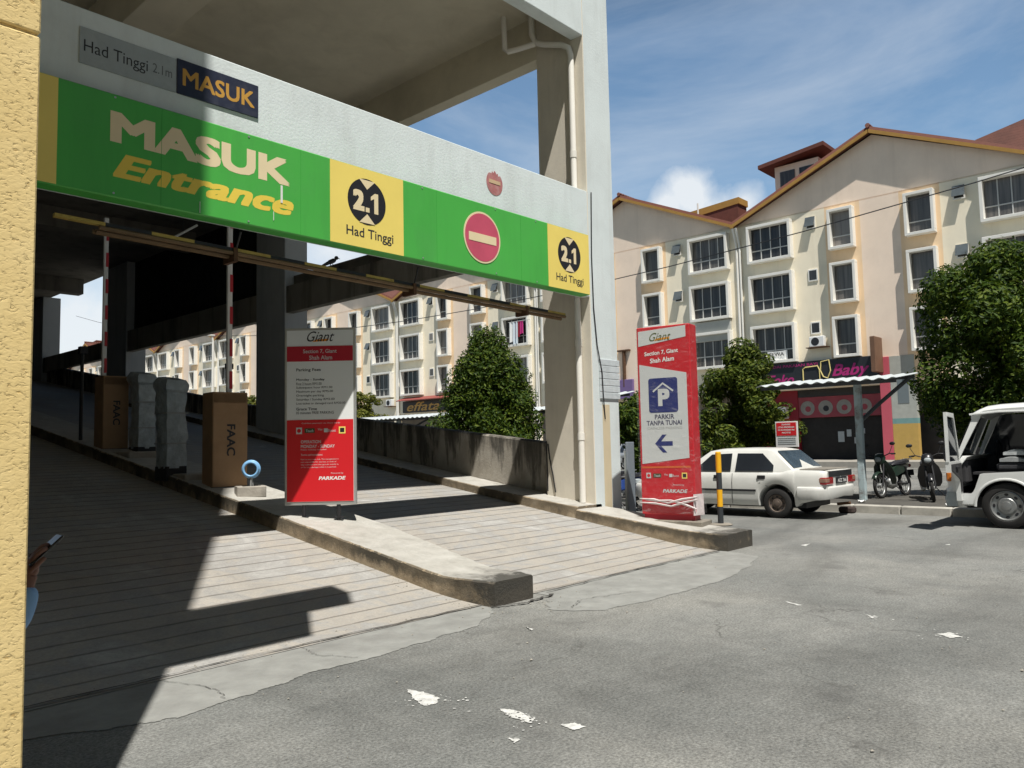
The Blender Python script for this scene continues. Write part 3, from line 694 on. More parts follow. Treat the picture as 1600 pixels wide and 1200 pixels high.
b = MB(); b.box(8.31, 7.99, 5.46, 8.55, 7.9945, 5.515); ob = b.build('sticker_bar', mat('faded_yellow', (.55, .4, .25), .7), o)

# hanging height bar
HB = thing('height_bar', 'yellow and black striped height bar hanging below the green sign', 'height bar', (6.3, 8.15, 3.7))
b = MB(); n = 17; zz = lambda x: 3.795-.0165*(x-2.5)
for i in range(n):
    xa, xb = 2.5+7.7*i/n, 2.5+7.7*(i+1)/n
    za, zb = zz(xa), zz(xb)
    b.loft([[(xa, 8.11, za), (xa, 8.17, za), (xa, 8.17, za+.035), (xa, 8.11, za+.035)], [(xb, 8.11, zb), (xb, 8.17, zb), (xb, 8.17, zb+.035), (xb, 8.11, zb+.035)]], 1 if i % 2 else 0)
b.build('striped_bar', [M_YBAR, M_BLKMET], HB)
b = MB()
for dy, dz, r_ in ((-.02, -.022, .024), (.07, -.05, .026), (.15, -.03, .024)):
    b.tube([(2.9, 8.14+dy, zz(2.9)+dz), (10.2, 8.14+dy, zz(10.2)+dz)], r_, 6)
b.build('steel_pipe', mat('brown_steel', (.15, .095, .045), .6, .3, 5), HB)
for x in (4.35, 6.95):
    b = MB(); b.tube([(x, 8.14, zz(x)+.03), (x+.02, 8.07, 3.985)], .012, 6); b.build('hanger', M_BLKMET, HB)
for x in (4.3, 6.9, 9.2):
    b = MB(); b.box(x, 8.09, zz(x)-.12, x+.05, 8.33, zz(x)+.035); b.build('clamp', M_RUST, HB)
b = MB()   # small dark bird on the bar
bx, by, bz = 5.62, 8.14, zz(5.62)+.115
b.ball((bx, by, bz), (.075, .035, .032), 6, M=Matrix.Translation((bx, by, bz)) @ Matrix.Rotation(-.5, 4, 'Y') @ Matrix.Translation((-bx, -by, -bz)))
b.ball((bx+.07, by, bz+.055), .026, 5); b.tube([(bx+.09, by, bz+.055), (bx+.125, by, bz+.05)], [.008, .002], 5)
b.tube([(bx-.05, by, bz-.03), (bx-.15, by, bz-.085)], [.025, .012], 5)
b.tube([(bx-.01, by+.01, bz-.03), (bx-.01, by+.01, bz-.09)], .005, 4); b.tube([(bx+.01, by-.01, bz-.03), (bx+.01, by-.01, bz-.09)], .005, 4)
tag(b.build('bird', flat('dark_feathers', (.02, .02, .022), .7), None, smooth=60), 'small dark bird perched on the hanging height bar', 'bird')

# ------------------------------------------------------------------ things on the island
def islz(y): return ktop(y)
def barrier(x0, x1, y0, y1, z0, z1, bx, btop, name, label, twist=0):
    t = thing(name, label, 'barrier', ((x0+x1)/2, (y0+y1)/2, z0), 'boom barriers on the island')
    cx, cy_ = (x0+x1)/2, (y0+y1)/2
    M = Matrix.Translation((cx, cy_, 0)) @ Matrix.Rotation(twist, 4, 'Z') @ Matrix.Translation((-cx, -cy_, 0))
    b = MB(); b.box(x0, y0, z0, x1, y1, z1, bev=.012, M=M)
    for s in (0, 1):   # loose top flaps
        b.box(x0+.02, y0-.006, z1-.16, x1-.02, y0-.001, z1-.03, M=M)
    c = b.build('cardboard_cover', M_CARD, t)
    b = MB(); b.box(x0-.012, y0-.01, z0-.1, x1+.012, y1+.01, z0+.012, M=M); b.build('base', M_BLKMET, t)
    h = z1-z0
    text(c, 'lettering', 'FAAC', M @ Vector((cx-.055, y0-.004, z0+h*.66)), M.to_3x3() @ Vector((0, 0, -1)), M.to_3x3() @ Vector((1, 0, 0)), h*.33, .13, M_BLK, .02)
    b = MB(); b.box(bx-.04, y0+.12, z1, bx+.04, y0+.17, btop, bev=.008); bo = b.build('boom', M_WHITE, t)
    z = z1+.06
    while z < btop-.1:
        b = MB(); b.box(bx-.005, y0+.113, z, bx+.042, y0+.119, min(z+.27, btop-.02)); z += .5
        b.build('red_stripe', mat('red_reflector', (.5, .03, .04), .4), bo)
    return t
barrier(5.66, 6.2, 11.2, 11.6, 1.0, 2.43, 5.96, 5.6, 'boom_barrier', 'boom barrier in a brown cardboard cover nearest the blue ring', -.08)
barrier(5.6, 6.06, 15.35, 15.75, 1.62, 2.98, 5.66, 5.98, 'boom_barrier', 'boom barrier in a brown cardboard cover, dark and deep inside the ramp', .03)
def ticket(x0, x1, y0, y1, z0, z1, label, seed, twist):
    t = thing('ticket_machine', label, 'ticket machine', ((x0+x1)/2, (y0+y1)/2, z0), 'wrapped ticket machines on the island')
    rnd = random.Random(seed); cx, cy_ = (x0+x1)/2, (y0+y1)/2
    M = Matrix.Translation((cx, cy_, 0)) @ Matrix.Rotation(twist, 4, 'Z') @ Matrix.Translation((-cx, -cy_, 0))
    rings = []; hh = z1-z0; w_, d_ = (x1-x0)/2, (y1-y0)/2
    for i in range(19):
        f = i/18; z = z0+.07+(hh-.07)*f
        k = .92+.05*math.sin(f*9+seed); 
        if f > .86: k = 1.13
        if f > .97: k = .9
        if .3 < f < .52: k += .10*seed
        ring = []
        for a in range(24):
            th = 2*math.pi*a/24; c, s_ = math.cos(th), math.sin(th)
            q = max(abs(c), abs(s_)); r_ = 1/q**.8
            fold = .03*math.sin(3*th+f*7+seed*2)+.03*math.sin(7*th-f*16+seed)+.03*math.sin(11*th+f*29)
            jj = 1+fold*(.5+.8*math.sin(math.pi*f))+rnd.uniform(-.012, .012)
            lift = (.09*hh*(s_*.5)) if f > .84 else 0
            ring.append((cx+w_*k*c*r_*jj+.006*math.sin(f*5+seed), cy_+d_*k*s_*r_*jj, z+lift*.6))
        rings.append(ring)
    b = MB(); b.loft(rings, M=M); b.build('plastic_wrap', M_PLASTIC, t, smooth=30)
    b = MB()
    for f in (.30, .62): b.box(x0-.002, y0-.002, z0+hh*f, x1+.002, y1+.002, z0+hh*f+.02, M=M)
    b.build('tape', flat('grey_tape', (.32, .34, .34), .4), t)
    b = MB(); b.box(x0+.015, y0+.015, z0-.12, x1-.015, y1-.015, z0+.1, M=M); b.build('plinth', M_BLKMET, t)
ticket(5.44, 5.80, 12.35, 12.75, 1.22, 2.72, 'plastic-wrapped ticket machine with a slanted hood right of the other one', 1, .05)
ticket(6.02, 6.38, 14.85, 15.25, 1.55, 3.03, 'plastic-wrapped ticket machine beside the far cardboard-covered barrier', 0, .05)
b = MB(); b.box(5.62, 14.2, islz(14.3)-.1, 6.45, 15.3, islz(14.3)+.10, bev=.02); b.box(5.56, 11.9, islz(12.2)-.1, 6.3, 13.0, islz(12.4)+.02, bev=.02)
struct(b.build('island_plinth', M_KERB))
b = MB(); b.tube([(6.28, 11.95, 1.0), (6.28, 11.95, 2.9)], .04, 8); b.box(6.23, 11.9, 2.86, 6.33, 12.0, 2.95)
tag(b.build('post', M_BLKMET), 'slim black post behind the near cardboard-covered barrier', 'post')
b = MB(); b.tube([(5.66, 16.6, 1.8), (5.66, 16.6, 3.5)], .035, 8); b.box(5.6, 16.52, 3.5, 5.74, 16.66, 3.64); 
tag(b.build('camera_post', M_BLKMET), 'short dark post with a box head left of the far barrier', 'post')
# blue ring on a concrete block
t = thing('ring_stand', 'pale blue ring standing on a small concrete block on the island', 'ring stand', (5.88, 10.55, .93))
Mr = Matrix.Translation((5.88, 10.55, 0)) @ Matrix.Rotation(-.35, 4, 'Z')
b = MB(); z0 = islz(10.55)
b.box(-.2, -.15, z0-.03, .2, -.09, z0+.13, bev=.012, M=Mr); b.box(-.2, .09, z0-.03, .2, .15, z0+.13, bev=.012, M=Mr); b.box(-.2, -.09, z0-.03, -.14, .09, z0+.13, M=Mr); b.box(.14, -.09, z0-.03, .2, .09, z0+.13, M=Mr); b.box(-.14, -.09, z0-.03, .14, .09, z0+.08, M=Mr)
b.build('block', M_KERB, t)
b = MB(); Mq = Matrix.Translation((5.86, 10.5, z0+.37)) @ Matrix.Rotation(-.7, 4, 'Z')
for rr_, dy in ((.105, 0), (.118, .022), (.1, -.02)):
    b.tube([(rr_*math.cos(a*math.pi/12), dy, rr_*math.sin(a*math.pi/12)) for a in range(25)], .017, 7, M=Mq)
b.build('ring', M_BLUE, t, smooth=60)
b = MB(); b.tube([(5.86, 10.5, z0+.03), (5.86, 10.5, z0+.28)], .014, 7); b.tube([(5.90, 10.49, z0+.03), (5.88, 10.5, z0+.27)], .008, 6); b.build('stem', M_SILV, t)

# ------------------------------------------------------------------ tariff board
fh = Vector((math.sin(yaw), math.cos(yaw), 0)); rh = Vector((math.cos(yaw), -math.sin(yaw), 0))
BC = Vector((5.89, 8.8, 0))
TB = thing('tariff_board', 'tall grey and red parking fee board on two black legs on the island', 'sign board', (5.89, 8.8, .65))
MBD = Matrix(((rh.x, fh.x, 0, BC.x), (rh.y, fh.y, 0, BC.y), (0, 0, 1, 0), (0, 0, 0, 1)))   # local x right, y back, z up
def bp(x, z, d=0): return MBD @ Vector((x, -d, z))
b = MB(); b.box(-.465, .0, .825, .465, .06, 3.13, bev=.006, M=MBD); fr = b.build('frame', M_SILV, TB)
b = MB(); b.box(-.435, -.004, .865, .435, -.0005, 3.10, M=MBD); pa = b.build('panel', mat('pale_board_vinyl', (.76, .78, .77), .4, .03, 2), TB)
b = MB(); b.box(-.432, -.008, 2.69, .432, -.0045, 2.89, M=MBD); h1 = b.build('header_band', M_RED2, pa)
b = MB(); b.box(-.432, -.008, .87, .432, -.0045, 1.925, M=MBD); h2 = b.build('footer_band', M_RED, pa)
b = MB()
for x in (-.22, .23): b.tube([bp(x, .55, -.03), bp(x, .84, -.03)], .026, 8)
legs = None
for x in (-.22, .23):
    b = MB(); b.tube([bp(x, .55, -.03), bp(x, .84, -.03)], .026, 8); b.box(x-.06, .0, .655, x+.06, .07, .675, M=MBD); b.build('leg', M_BLKMET, TB)
def btx(par, s, x, z, w_, h_, m, bold=0, sh=0, d=.005): text(par, 'lettering', s, bp(x, z, d), rh, UZ, w_, h_, m, bold, sh)
M_ORG = flat('orange_logo', (.75, .28, .02), .5)
b = MB(); plate_poly(b, [bp(-.10, 2.945, .0055), bp(.10, 2.955, .0055), (bp(.12, 2.985, .0055)), bp(-.06, 2.975, .0055)], -fh, .001); b.build('logo_stroke', M_ORG, pa)
btx(pa, 'Giant', -.17, 2.95, .36, .135, M_BLK, .0, .45, .007)
btx(h1, 'Section 7, Giant', -.22, 2.79, .44, .058, M_PANEL, .01, 0, .0085); btx(h1, 'Shah Alam', -.14, 2.71, .30, .056, M_PANEL, .01, 0, .0085)
btx(pa, 'Parking Fees', -.31, 2.55, .32, .05, M_DKTXT, .012)
rows = [('Monday - Sunday', .37, .014), ('First 2 hours RM1.00', .33, 0), ('Subsequent hour RM1.00', .47, 0), ('Maximum per day RM5.00', .48, 0), ('Overnight parking', .36, 0), ('Saturday / Sunday RM2.00', .50, 0), ('Lost ticket or damaged card RM20.00', .64, 0)]
z = 2.43
for s, w_, bo in rows: btx(pa, s, -.31, z, w_, .036, M_DKTXT, bo+.004); z -= .052
btx(pa, 'Grace Time', -.31, 2.05, .27, .036, M_DKTXT, .014); btx(pa, '10 minutes FREE PARKING', -.31, 2.0, .49, .036, M_DKTXT, .004)
btx(h2, 'Cashless payment via these cards', -.24, 1.868, .50, .022, M_PANEL, 0, 0, .0085)
def logos(par, P, k, v, m2, sc=1):
    """row of payment marks: P(x,z) -> point"""
    for x, w_, h_, mm in ((-.31, .075, .085, M_PANEL), (-.2, .13, .06, flat('dark_olive', (.06, .07, .03), .5)), (.05, .05, .05, M_PANEL), (.245, .085, .09, M_YEL)):
        b = MB(); slab(b, P(x, -h_/2), k, v, w_*sc, h_*sc, .002); q = b.build('payment_mark', mm, par)
        if mm is M_YEL: b = MB(); slab(b, P(x+.015, -h_/2+.018, .0025), k, v, .055, .055, .001); b.build('inner_mark', M_BLK, q)
        if x == -.31: b = MB(); disc(b, P(x+.037, 0, .0025), k, v, .026, 16, 0, .001); b.build('inner_mark', M_RED, q)
    text(par, 'lettering', 'Touch', P(-.185, -.02, .003), k, v, .1, .035, M_PANEL, .01); text(par, 'lettering', 'Visa', P(-.03, .0, .001), k, v, .06, .03, M_PANEL); text(par, 'lettering', 'Boost', P(.105, -.02, .001), k, v, .1, .035, M_PANEL)
logos(h2, lambda x, z, d=0: bp(x, 1.785+z, .0085+d), rh, UZ, None)
btx(h2, 'OPERATION', -.25, 1.62, .26, .04, M_PANEL, .01, 0, .0085); btx(h2, 'MONDAY - SUNDAY', -.25, 1.56, .44, .042, M_PANEL, .012, 0, .0085); btx(h2, 'Public holiday included', -.25, 1.525, .33, .022, M_PANEL, 0, 0, .0085)
btx(h2, 'Terms and conditions', -.25, 1.46, .28, .026, M_PANEL, 0, 0, .0085)
for i, s in enumerate(('Park at your own risk. The management is', 'not responsible for any loss or theft of', 'any vehicle and the goods inside it,', 'or for any damage while it is parked.')): btx(h2, s, -.25, 1.40-i*.034, .49-.03*(i % 2), .022, M_PANEL, 0, 0, .0085)
btx(h2, 'Powered by', .14, 1.215, .16, .026, M_PANEL, 0, 0, .0085); btx(h2, 'PARKADE', -.02, 1.145, .35, .045, M_WHITE, .03, .2, .0085)

# ------------------------------------------------------------------ red totem wrapped in film
ang = .17; td = Vector((math.sin(ang), -math.cos(ang), 0)); tk = Vector((-td.y, td.x, 0))*1.0     # td along the face (to the right), tk into depth
tk = Vector((math.cos(ang), math.sin(ang), 0)); tc_ = Vector((10.76, 6.14, 0)); ta = tc_-td*.88
MT = Matrix(((td.x, tk.x, 0, ta.x), (td.y, tk.y, 0, ta.y), (0, 0, 1, 0), (0, 0, 0, 1)))    # x along face, y depth, z up
def tp(x, z, d=0): return MT @ Vector((x, -d, z))
TT = thing('parking_totem', 'red cashless parking totem with a blue P sign, wrapped in clear film', 'totem sign', (10.6, 6.6, .35))
b = MB(); b.box(0, 0, .42, .88, .30, 3.36, bev=.01, M=MT); bo = b.build('body', mat('totem_red', (.52, .012, .022), .35, .05, 2, spec=.5), TT)
b = MB(); b.box(.03, .03, .3, .85, .27, .42, M=MT); b.build('base', M_RED2, TT)
b = MB(); b.box(.05, -.1, .24, 1.0, .36, .335, bev=.01, M=MT); b.build('footing', M_KERBD, TT)
b = MB(); plate_poly(b, [tp(.03, 3.06, .001), tp(.82, 3.16, .001), tp(.82, 3.335, .001), tp(.03, 3.30, .001)], -tk, .002); hp = b.build('header_panel', M_PANEL, TT)
b = MB(); plate_poly(b, [tp(.035, 1.20, .001), tp(.81, 1.29, .001), tp(.81, 2.60, .001), tp(.035, 2.77, .001)], -tk, .002); wp = b.build('white_panel', M_PANEL, TT)
b = MB(); plate_poly(b, [tp(.30, 3.13, .0035), tp(.55, 3.15, .0035), tp(.56, 3.18, .0035), tp(.33, 3.165, .0035)], -tk, .001); b.build('logo_stroke', M_ORG, hp)
text(hp, 'lettering', 'Giant', tp(.22, 3.13, .005), td, UZ, .36, .13, flat('olive_logo', (.08, .10, .02), .5), 0, .45)
text(bo, 'lettering', 'Section 7, Giant', tp(.13, 2.89, .002), td+Vector((0, 0, .05)), UZ, .56, .075, M_WHITE, .02); text(bo, 'lettering', 'Shah Alam', tp(.22, 2.78, .002), td+Vector((0, 0, .05)), UZ, .40, .075, M_WHITE, .02)
def rrect(x0, z0, x1, z1, r_, d):
    pts = []
    for cx, cz, a0 in ((x1-r_, z1-r_, 0), (x0+r_, z1-r_, 90), (x0+r_, z0+r_, 180), (x1-r_, z0+r_, 270)):
        for k in range(6): a = R(a0+18*k); pts.append(tp(cx+r_*math.cos(a), cz+r_*math.sin(a), d))
    return pts
b = MB(); plate_poly(b, rrect(.18, 2.0, .66, 2.54, .04, .0035), -tk, .002); pp = b.build('parking_symbol', M_NAVY, wp)
text(pp, 'letter', 'P', tp(.335, 2.10, .006), td, UZ, .19, .27, M_PANEL, .05)
b = MB()
for q in ([(.245, 2.34), (.42, 2.47), (.42, 2.44), (.26, 2.318)], [(.42, 2.47), (.595, 2.34), (.58, 2.318), (.42, 2.44)]): plate_poly(b, [tp(x, z, .006) for x, z in q], -tk, .001)
b.build('roof_mark', M_PANEL, pp)
text(wp, 'lettering', 'PARKIR', tp(.27, 1.895, .0035), td, UZ, .32, .075, flat('purple_navy', (.05, .05, .10), .5), .02); text(wp, 'lettering', 'TANPA TUNAI', tp(.13, 1.80, .0035), td, UZ, .58, .075, M_('purple_navy'), .02)
text(wp, 'lettering', 'CASHLESS PARKING', tp(.14, 1.735, .0035), td, UZ, .57, .04, M_SILV, 0)
b = MB(); plate_poly(b, [tp(x, z, .0035) for x, z in [(.26, 1.515), (.385, 1.655), (.455, 1.655), (.36, 1.55), (.55, 1.55), (.55, 1.48), (.36, 1.48), (.455, 1.375), (.385, 1.375)]], -tk, .001); b.build('arrow', M_NAVY, wp)
b = MB(); plate_poly(b, [tp(.03, 1.13, .001), tp(.82, 1.14, .001), tp(.82, 1.17, .001), tp(.03, 1.16, .001)], -tk, .001); b.build('stripe', flat('orange_stripe', (.6, .12, .03), .4), bo)
logos(bo, lambda x, z, d=0: tp(.42+x*1.05, 1.02+z, .0015+d), td, UZ, None)
text(bo, 'lettering', 'Powered by', tp(.53, .86, .002), td, UZ, .18, .03, M_PANEL); text(bo, 'lettering', 'PARKADE', tp(.36, .755, .002), td, UZ, .40, .055, M_PANEL, .03, .2)
# film: creased translucent skin, bunched at the foot
fm = bpy.data.materials.new('clear_film'); fm.use_nodes = True; t_ = fm.node_tree; bs = t_.nodes['Principled BSDF']
bs.inputs['Base Color'].default_value = (.9, .9, .9, 1); bs.inputs['Roughness'].default_value = .18; bs.inputs['Specular IOR Level'].default_value = .8
tcf = t_.nodes.new('ShaderNodeTexCoord').outputs['Object']
nz = noise_node(t_, tcf, 2.0, 7, .7, 1.2, (2, 2, 5))
bp_ = t_.nodes.new('ShaderNodeBump'); bp_.inputs['Strength'].default_value = .7; bp_.inputs['Distance'].default_value = .03; t_.links.new(nz, bp_.inputs['Height']); t_.links.new(bp_.outputs[0], bs.inputs['Normal'])
trn = t_.nodes.new('ShaderNodeBsdfTransparent'); mxf = t_.nodes.new('ShaderNodeMixShader')
t_.links.new(ramp_node(t_, nz, [(.45, .015), (.58, .04), (.66, .2), (.70, .03)]), mxf.inputs[0]); t_.links.new(trn.outputs[0], mxf.inputs[1]); t_.links.new(bs.outputs[0], mxf.inputs[2]); t_.links.new(mxf.outputs[0], t_.nodes['Material Output'].inputs[0])
rnd = random.Random(5); rings = []
for i in range(30):
    z = .44+2.94*i/29; k = .018
    if i < 4: k = .03+.025*rnd.random()
    ring = []
    for a, (x, y) in enumerate([(0-k, 0-k), (.22, -k), (.44, -k), (.66, -k), (.88+k, -k), (.88+k, .15), (.88+k, .30+k), (.44, .30+k), (-k, .30+k), (-k, .15)]):
        ring.append(MT @ Vector((x+rnd.uniform(-.005, .005), y+rnd.uniform(-.006, .004), z+rnd.uniform(-.01, .01))))
    rings.append(ring)
b = MB(); b.loft(rings, caps=False); b.build('film', fm, TT, smooth=50)
b = MB()
for (p0, p1, p2) in (((0, .66), (.45, .60), (.92, .70)), ((0, .60), (.5, .55), (.92, .66)), ((.1, .64), (.5, .64), (.9, .52))):
    b.tube([tp(p0[0]-.02, p0[1], .03), tp((p0[0]+p1[0])/2, p0[1]-.01, .035), tp(p1[0], p1[1], .03), tp((p1[0]+p2[0])/2, (p1[1]+p2[1])/2+.01, .035), tp(p2[0], p2[1], .03)], [.008, .02, .014, .022, .012], 6)
pts = [[MT @ Vector((.86+.02*k, -.05+.06*k+rnd.uniform(-.02, .02), zz_)) for k in range(5)] for zz_ in (.74, .62, .5, .42)]
b.loft([[p for p in q] for q in pts], closed=False, caps=False)
b.build('bunched_film', mat('white_film', (.62, .55, .55), .3, .2, 9, bump=.01, bs=20), TT, smooth=50)

# striped bollard
t = thing('bollard', 'black and yellow striped steel bollard on a round base at the kerb end', 'bollard', (11.18, 5.96, .24))
b = MB()
zb = [.26, .53, .79, 1.05, 1.36]
for i in range(4): b.tube([(11.18, 5.96, zb[i]), (11.18, 5.96, zb[i+1])], .043, 16, 0 if i % 2 == 0 else 1)
b.tube([(11.18, 5.96, 1.36), (11.18, 5.96, 1.372)], [.043, .03], 16, 1)
b.build('post', [M_GREYPOST, M_YPOST], t, smooth=40)
b = MB(); b.lathe([(0, .02), (.17, .02), (.18, .035), (.15, .05), (0, .055)], 20, M=Matrix.Translation((11.18, 5.96, .225))); b.build('base_plate', M_KERBD, t, smooth=40)

# ------------------------------------------------------------------ row of gabled apartment blocks across the street
XA = 45.0
M_CR = mat('cream_wall_paint', (.90, .81, .63), .85, .05, .8, bump=.004, bs=20, streak=.3, scol=(.58, .49, .36), sscale=(1.2, 1.2, .12), dirt=.12, dscale=.5, dcol=(.5, .42, .32))
M_PK = mat('pinkish_wall_paint', (.88, .72, .58), .85, .05, .8, bump=.004, bs=20, streak=.34, scol=(.60, .47, .36), sscale=(1.2, 1.2, .12), dirt=.15, dscale=.6, dcol=(.52, .4, .32))
M_OR = mat('peach_wall_paint', (.86, .63, .40), .85, .05, .8, bump=.004, bs=20, streak=.18, scol=(.46, .27, .13), sscale=(1.5, 1.5, .12))
M_TRIM = mat('white_window_trim', (.80, .78, .72), .7, .05, 2, streak=.15, scol=(.45, .42, .36), sscale=(3, 3, .3))
M_FASC = mat('ochre_fascia', (.40, .22, .05), .6, .12, 2)
M_SHOP = mat('dim_shop_wall', (.16, .14, .12), .8, .3, .8)
M_SHUT = mat('dark_shutter', (.03, .028, .028), .5, .3, 2)
M_GRILLE = flat('grey_grille', (.50, .50, .48), .5)
M_PANE = bpy.data.materials.new('window_pane'); M_PANE.use_nodes = True; t_ = M_PANE.node_tree; bs = t_.nodes['Principled BSDF']
oi = t_.nodes.new('ShaderNodeObjectInfo'); tcp = t_.nodes.new('ShaderNodeTexCoord').outputs['Object']
bands = noise_node(t_, tcp, 1.0, 3, .5, 0, (1, 6, .35))
v_ = math_node(t_, 'ADD', math_node(t_, 'MULTIPLY', oi.outputs['Random'], .75), math_node(t_, 'MULTIPLY', bands, .6))
t_.links.new(ramp_node(t_, v_, [(.35, (.018, .019, .022)), (.6, (.05, .048, .048)), (.78, (.13, .12, .11)), (.95, (.22, .2, .18))]), bs.inputs['Base Color'])
bs.inputs['Roughness'].default_value = .18; bs.inputs['Specular IOR Level'].default_value = .32
M_GLASSF = glass_mat('flap_glass', (.10, .115, .12), .1)
HW = 8.25
gz = lambda y: 18.22-.442*abs(y)
AB = thing('apartment_block', 'cream and peach gabled apartment block above the black shop sign with pink letters', 'apartment block', (XA, 13.9, 0), 'row of gabled apartment blocks', local=True)
b = MB()
def strip(y0, y1, z0, z1, mi):
    if z1 is None: b.add([(0, y0, z0), (0, y1, z0), (0, y1, gz(y1)), (0, y0, gz(y0))], [(0, 1, 2, 3)], mi)
    else: b.add([(0, y0, z0), (0, y1, z0), (0, y1, z1), (0, y0, z1)], [(0, 1, 2, 3)], mi)
for y0, y1, mi in ((-HW, -3.2, 0), (-3.2, -1.2, 2), (-1.2, .85, 1), (.85, 2.8, 2), (2.8, HW, 0)): strip(y0, y1, 4.4, 14.74, mi)
b.add([(0, -HW, 14.74), (0, HW, 14.74), (0, HW, gz(HW)+.1), (0, 0, gz(0)), (0, -HW, gz(HW)+.1)], [(0, 1, 2, 3, 4)], 1)
b.add([(0, -HW, 4.4), (0, HW, 4.4), (1.7, HW, 4.4), (1.7, -HW, 4.4)], [(0, 1, 2, 3)], 0)
b.box(.05, -HW, 4.41, 12, HW, 14.7, 0)
b.add([(12, -HW, 14.7), (12, HW, 14.7), (12, 0, 18.2), (.05, -HW, 14.7), (.05, HW, 14.7), (.05, 0, 18.2)], [(0, 1, 2), (0, 2, 5, 3), (1, 4, 5, 2)], 0)
b.build('wall', [M_CR, M_PK, M_OR], AB)
b = MB()
for s in (1, -1):
    q = lambda x: [(x, 0, 18.36), (x, 0, 18.56), (x, s*(HW+.12), 14.86), (x, s*(HW+.12), 14.66)]
    b.loft([q(-.52), q(12.3)])
b.tube([(-.6, 0, 18.58), (12.3, 0, 18.58)], .13, 8)
rf = b.build('roof', M_TILE, AB)
for s in (1, -1):
    b = MB(); q = lambda x: [(x, s*.02, 18.17), (x, s*.02, 18.37), (x, s*(HW+.1), 14.69), (x, s*(HW+.1), 14.49)]
    b.loft([q(-.575), q(-.50)]); b.build('fascia', M_FASC, rf)
# dormers
b = MB(); b.box(3.0, 4.1, 15.6, 8, 6.9, 18.85); d = b.build('dormer', M_PK, rf)
b = MB(); b.loft([[(2.3, 7.7, 18.78), (2.3, 7.7, 19.02), (2.3, 3.5, 19.5), (2.3, 3.5, 19.26)], [(8.6, 7.7, 18.78), (8.6, 7.7, 19.02), (8.6, 3.5, 19.5), (8.6, 3.5, 19.26)]]); b.build('dormer_roof', mat('dark_brown_roof', (.14, .045, .03), .7, .2, 3), rf)
for y in (4.35, 5.6):
    b = MB(); b.box(2.95, y, 17.45, 2.999, y+.95, 18.45); b.build('dormer_window', M_PANE, rf)
for x, y, z in ((6, -2.4, 17.4), (5.5, -6.3, 15.7)):
    b = MB(); b.tube([(x, y, z), (x, y, z+1.4)], .06, 6); b.build('vent_pipe', M_WHITEPIPE, rf)
# windows: one of each kind, then copies with their panes and grilles
def window(y0, y1, z0, z1, dep, vert, hor, tr=.16):
    b = MB()
    b.box(-dep, y0, z1-tr, -.001, y1, z1, bev=.01); b.box(-dep, y0, z0, -.001, y1, z0+tr, bev=.01)
    b.box(-dep, y0, z0+tr, -.001, y0+tr, z1-tr, bev=.01); b.box(-dep, y1-tr, z0+tr, -.001, y1, z1-tr, bev=.01)
    wn = b.build('window', M_TRIM, AB)
    b = MB(); b.box(-.05, y0+tr, z0+tr, -.02, y1-tr, z1-tr); b.build('pane', M_PANE, wn)
    b = MB(); a0, a1, c0, c1 = y0+tr, y1-tr, z0+tr, z1-tr
    for k in range(1, vert+1): y = a0+(a1-a0)*k/(vert+1); b.box(-.09, y-.028, c0, -.055, y+.028, c1)
    for h_ in hor: z = c0+(c1-c0)*h_; b.box(-.085, a0, z-.03, -.056, a1, z+.03)
    b.build('grille', M_GRILLE, wn); return wn
FZ = ((12.12, 14.42), (9.06, 11.4), (6.0, 8.3))
def copies(wn, mir):
    for k, (z0, _) in enumerate(FZ):
        if k: c = copy_tree(wn, AB); c.location.z = z0-FZ[0][0]
for (y0, y1) in ((4.68, 7.4), (-7.78, -5.06)): copies(window(y0, y1, *FZ[0], .46, 3, (.32,)), 0)
for (y0, y1) in ((1.12, 2.52), (-2.98, -1.52)): copies(window(y0, y1, *FZ[0], .46, 0, (.3,), .15), 0)
for (y0, y1) in ((3.32, 3.88), (-4.38, -3.8)):
    b = MB(); b.box(-.06, y0, 13.62, -.001, y1, 14.33, bev=.01); vn = b.build('vent_window', M_TRIM, AB)
    b = MB(); b.box(-.065, y0+.07, 13.7, -.0605, y1-.07, 14.25); b.build('pane', M_PANE, vn)
    for k in (1, 2): c = copy_tree(vn, AB); c.location.z = FZ[k][0]-FZ[0][0]
# open top-hung flaps on some of the small windows
for y0, y1, k in ((3.32, 3.88, 0), (-4.38, -3.8, 0), (-4.38, -3.8, 1)):
    dz = FZ[k][0]-FZ[0][0]; b = MB()
    b.loft([[(-.07, y0, 14.32+dz), (-.07, y1, 14.32+dz), (-.1, y1, 14.33+dz), (-.1, y0, 14.33+dz)], [(-.32, y0, 13.74+dz), (-.32, y1, 13.74+dz), (-.35, y1, 13.75+dz), (-.35, y0, 13.75+dz)]]); b.build('open_flap', M_GLASSF, AB)
for y in (8.02, 8.22):
    b = MB(); b.tube([(-.5, y, 14.5), (-.15, y+.0, 13.6), (-.09, y, 13.3), (-.09, y, .4)], .075, 8); b.build('down_pipe', M_TRIM, AB)
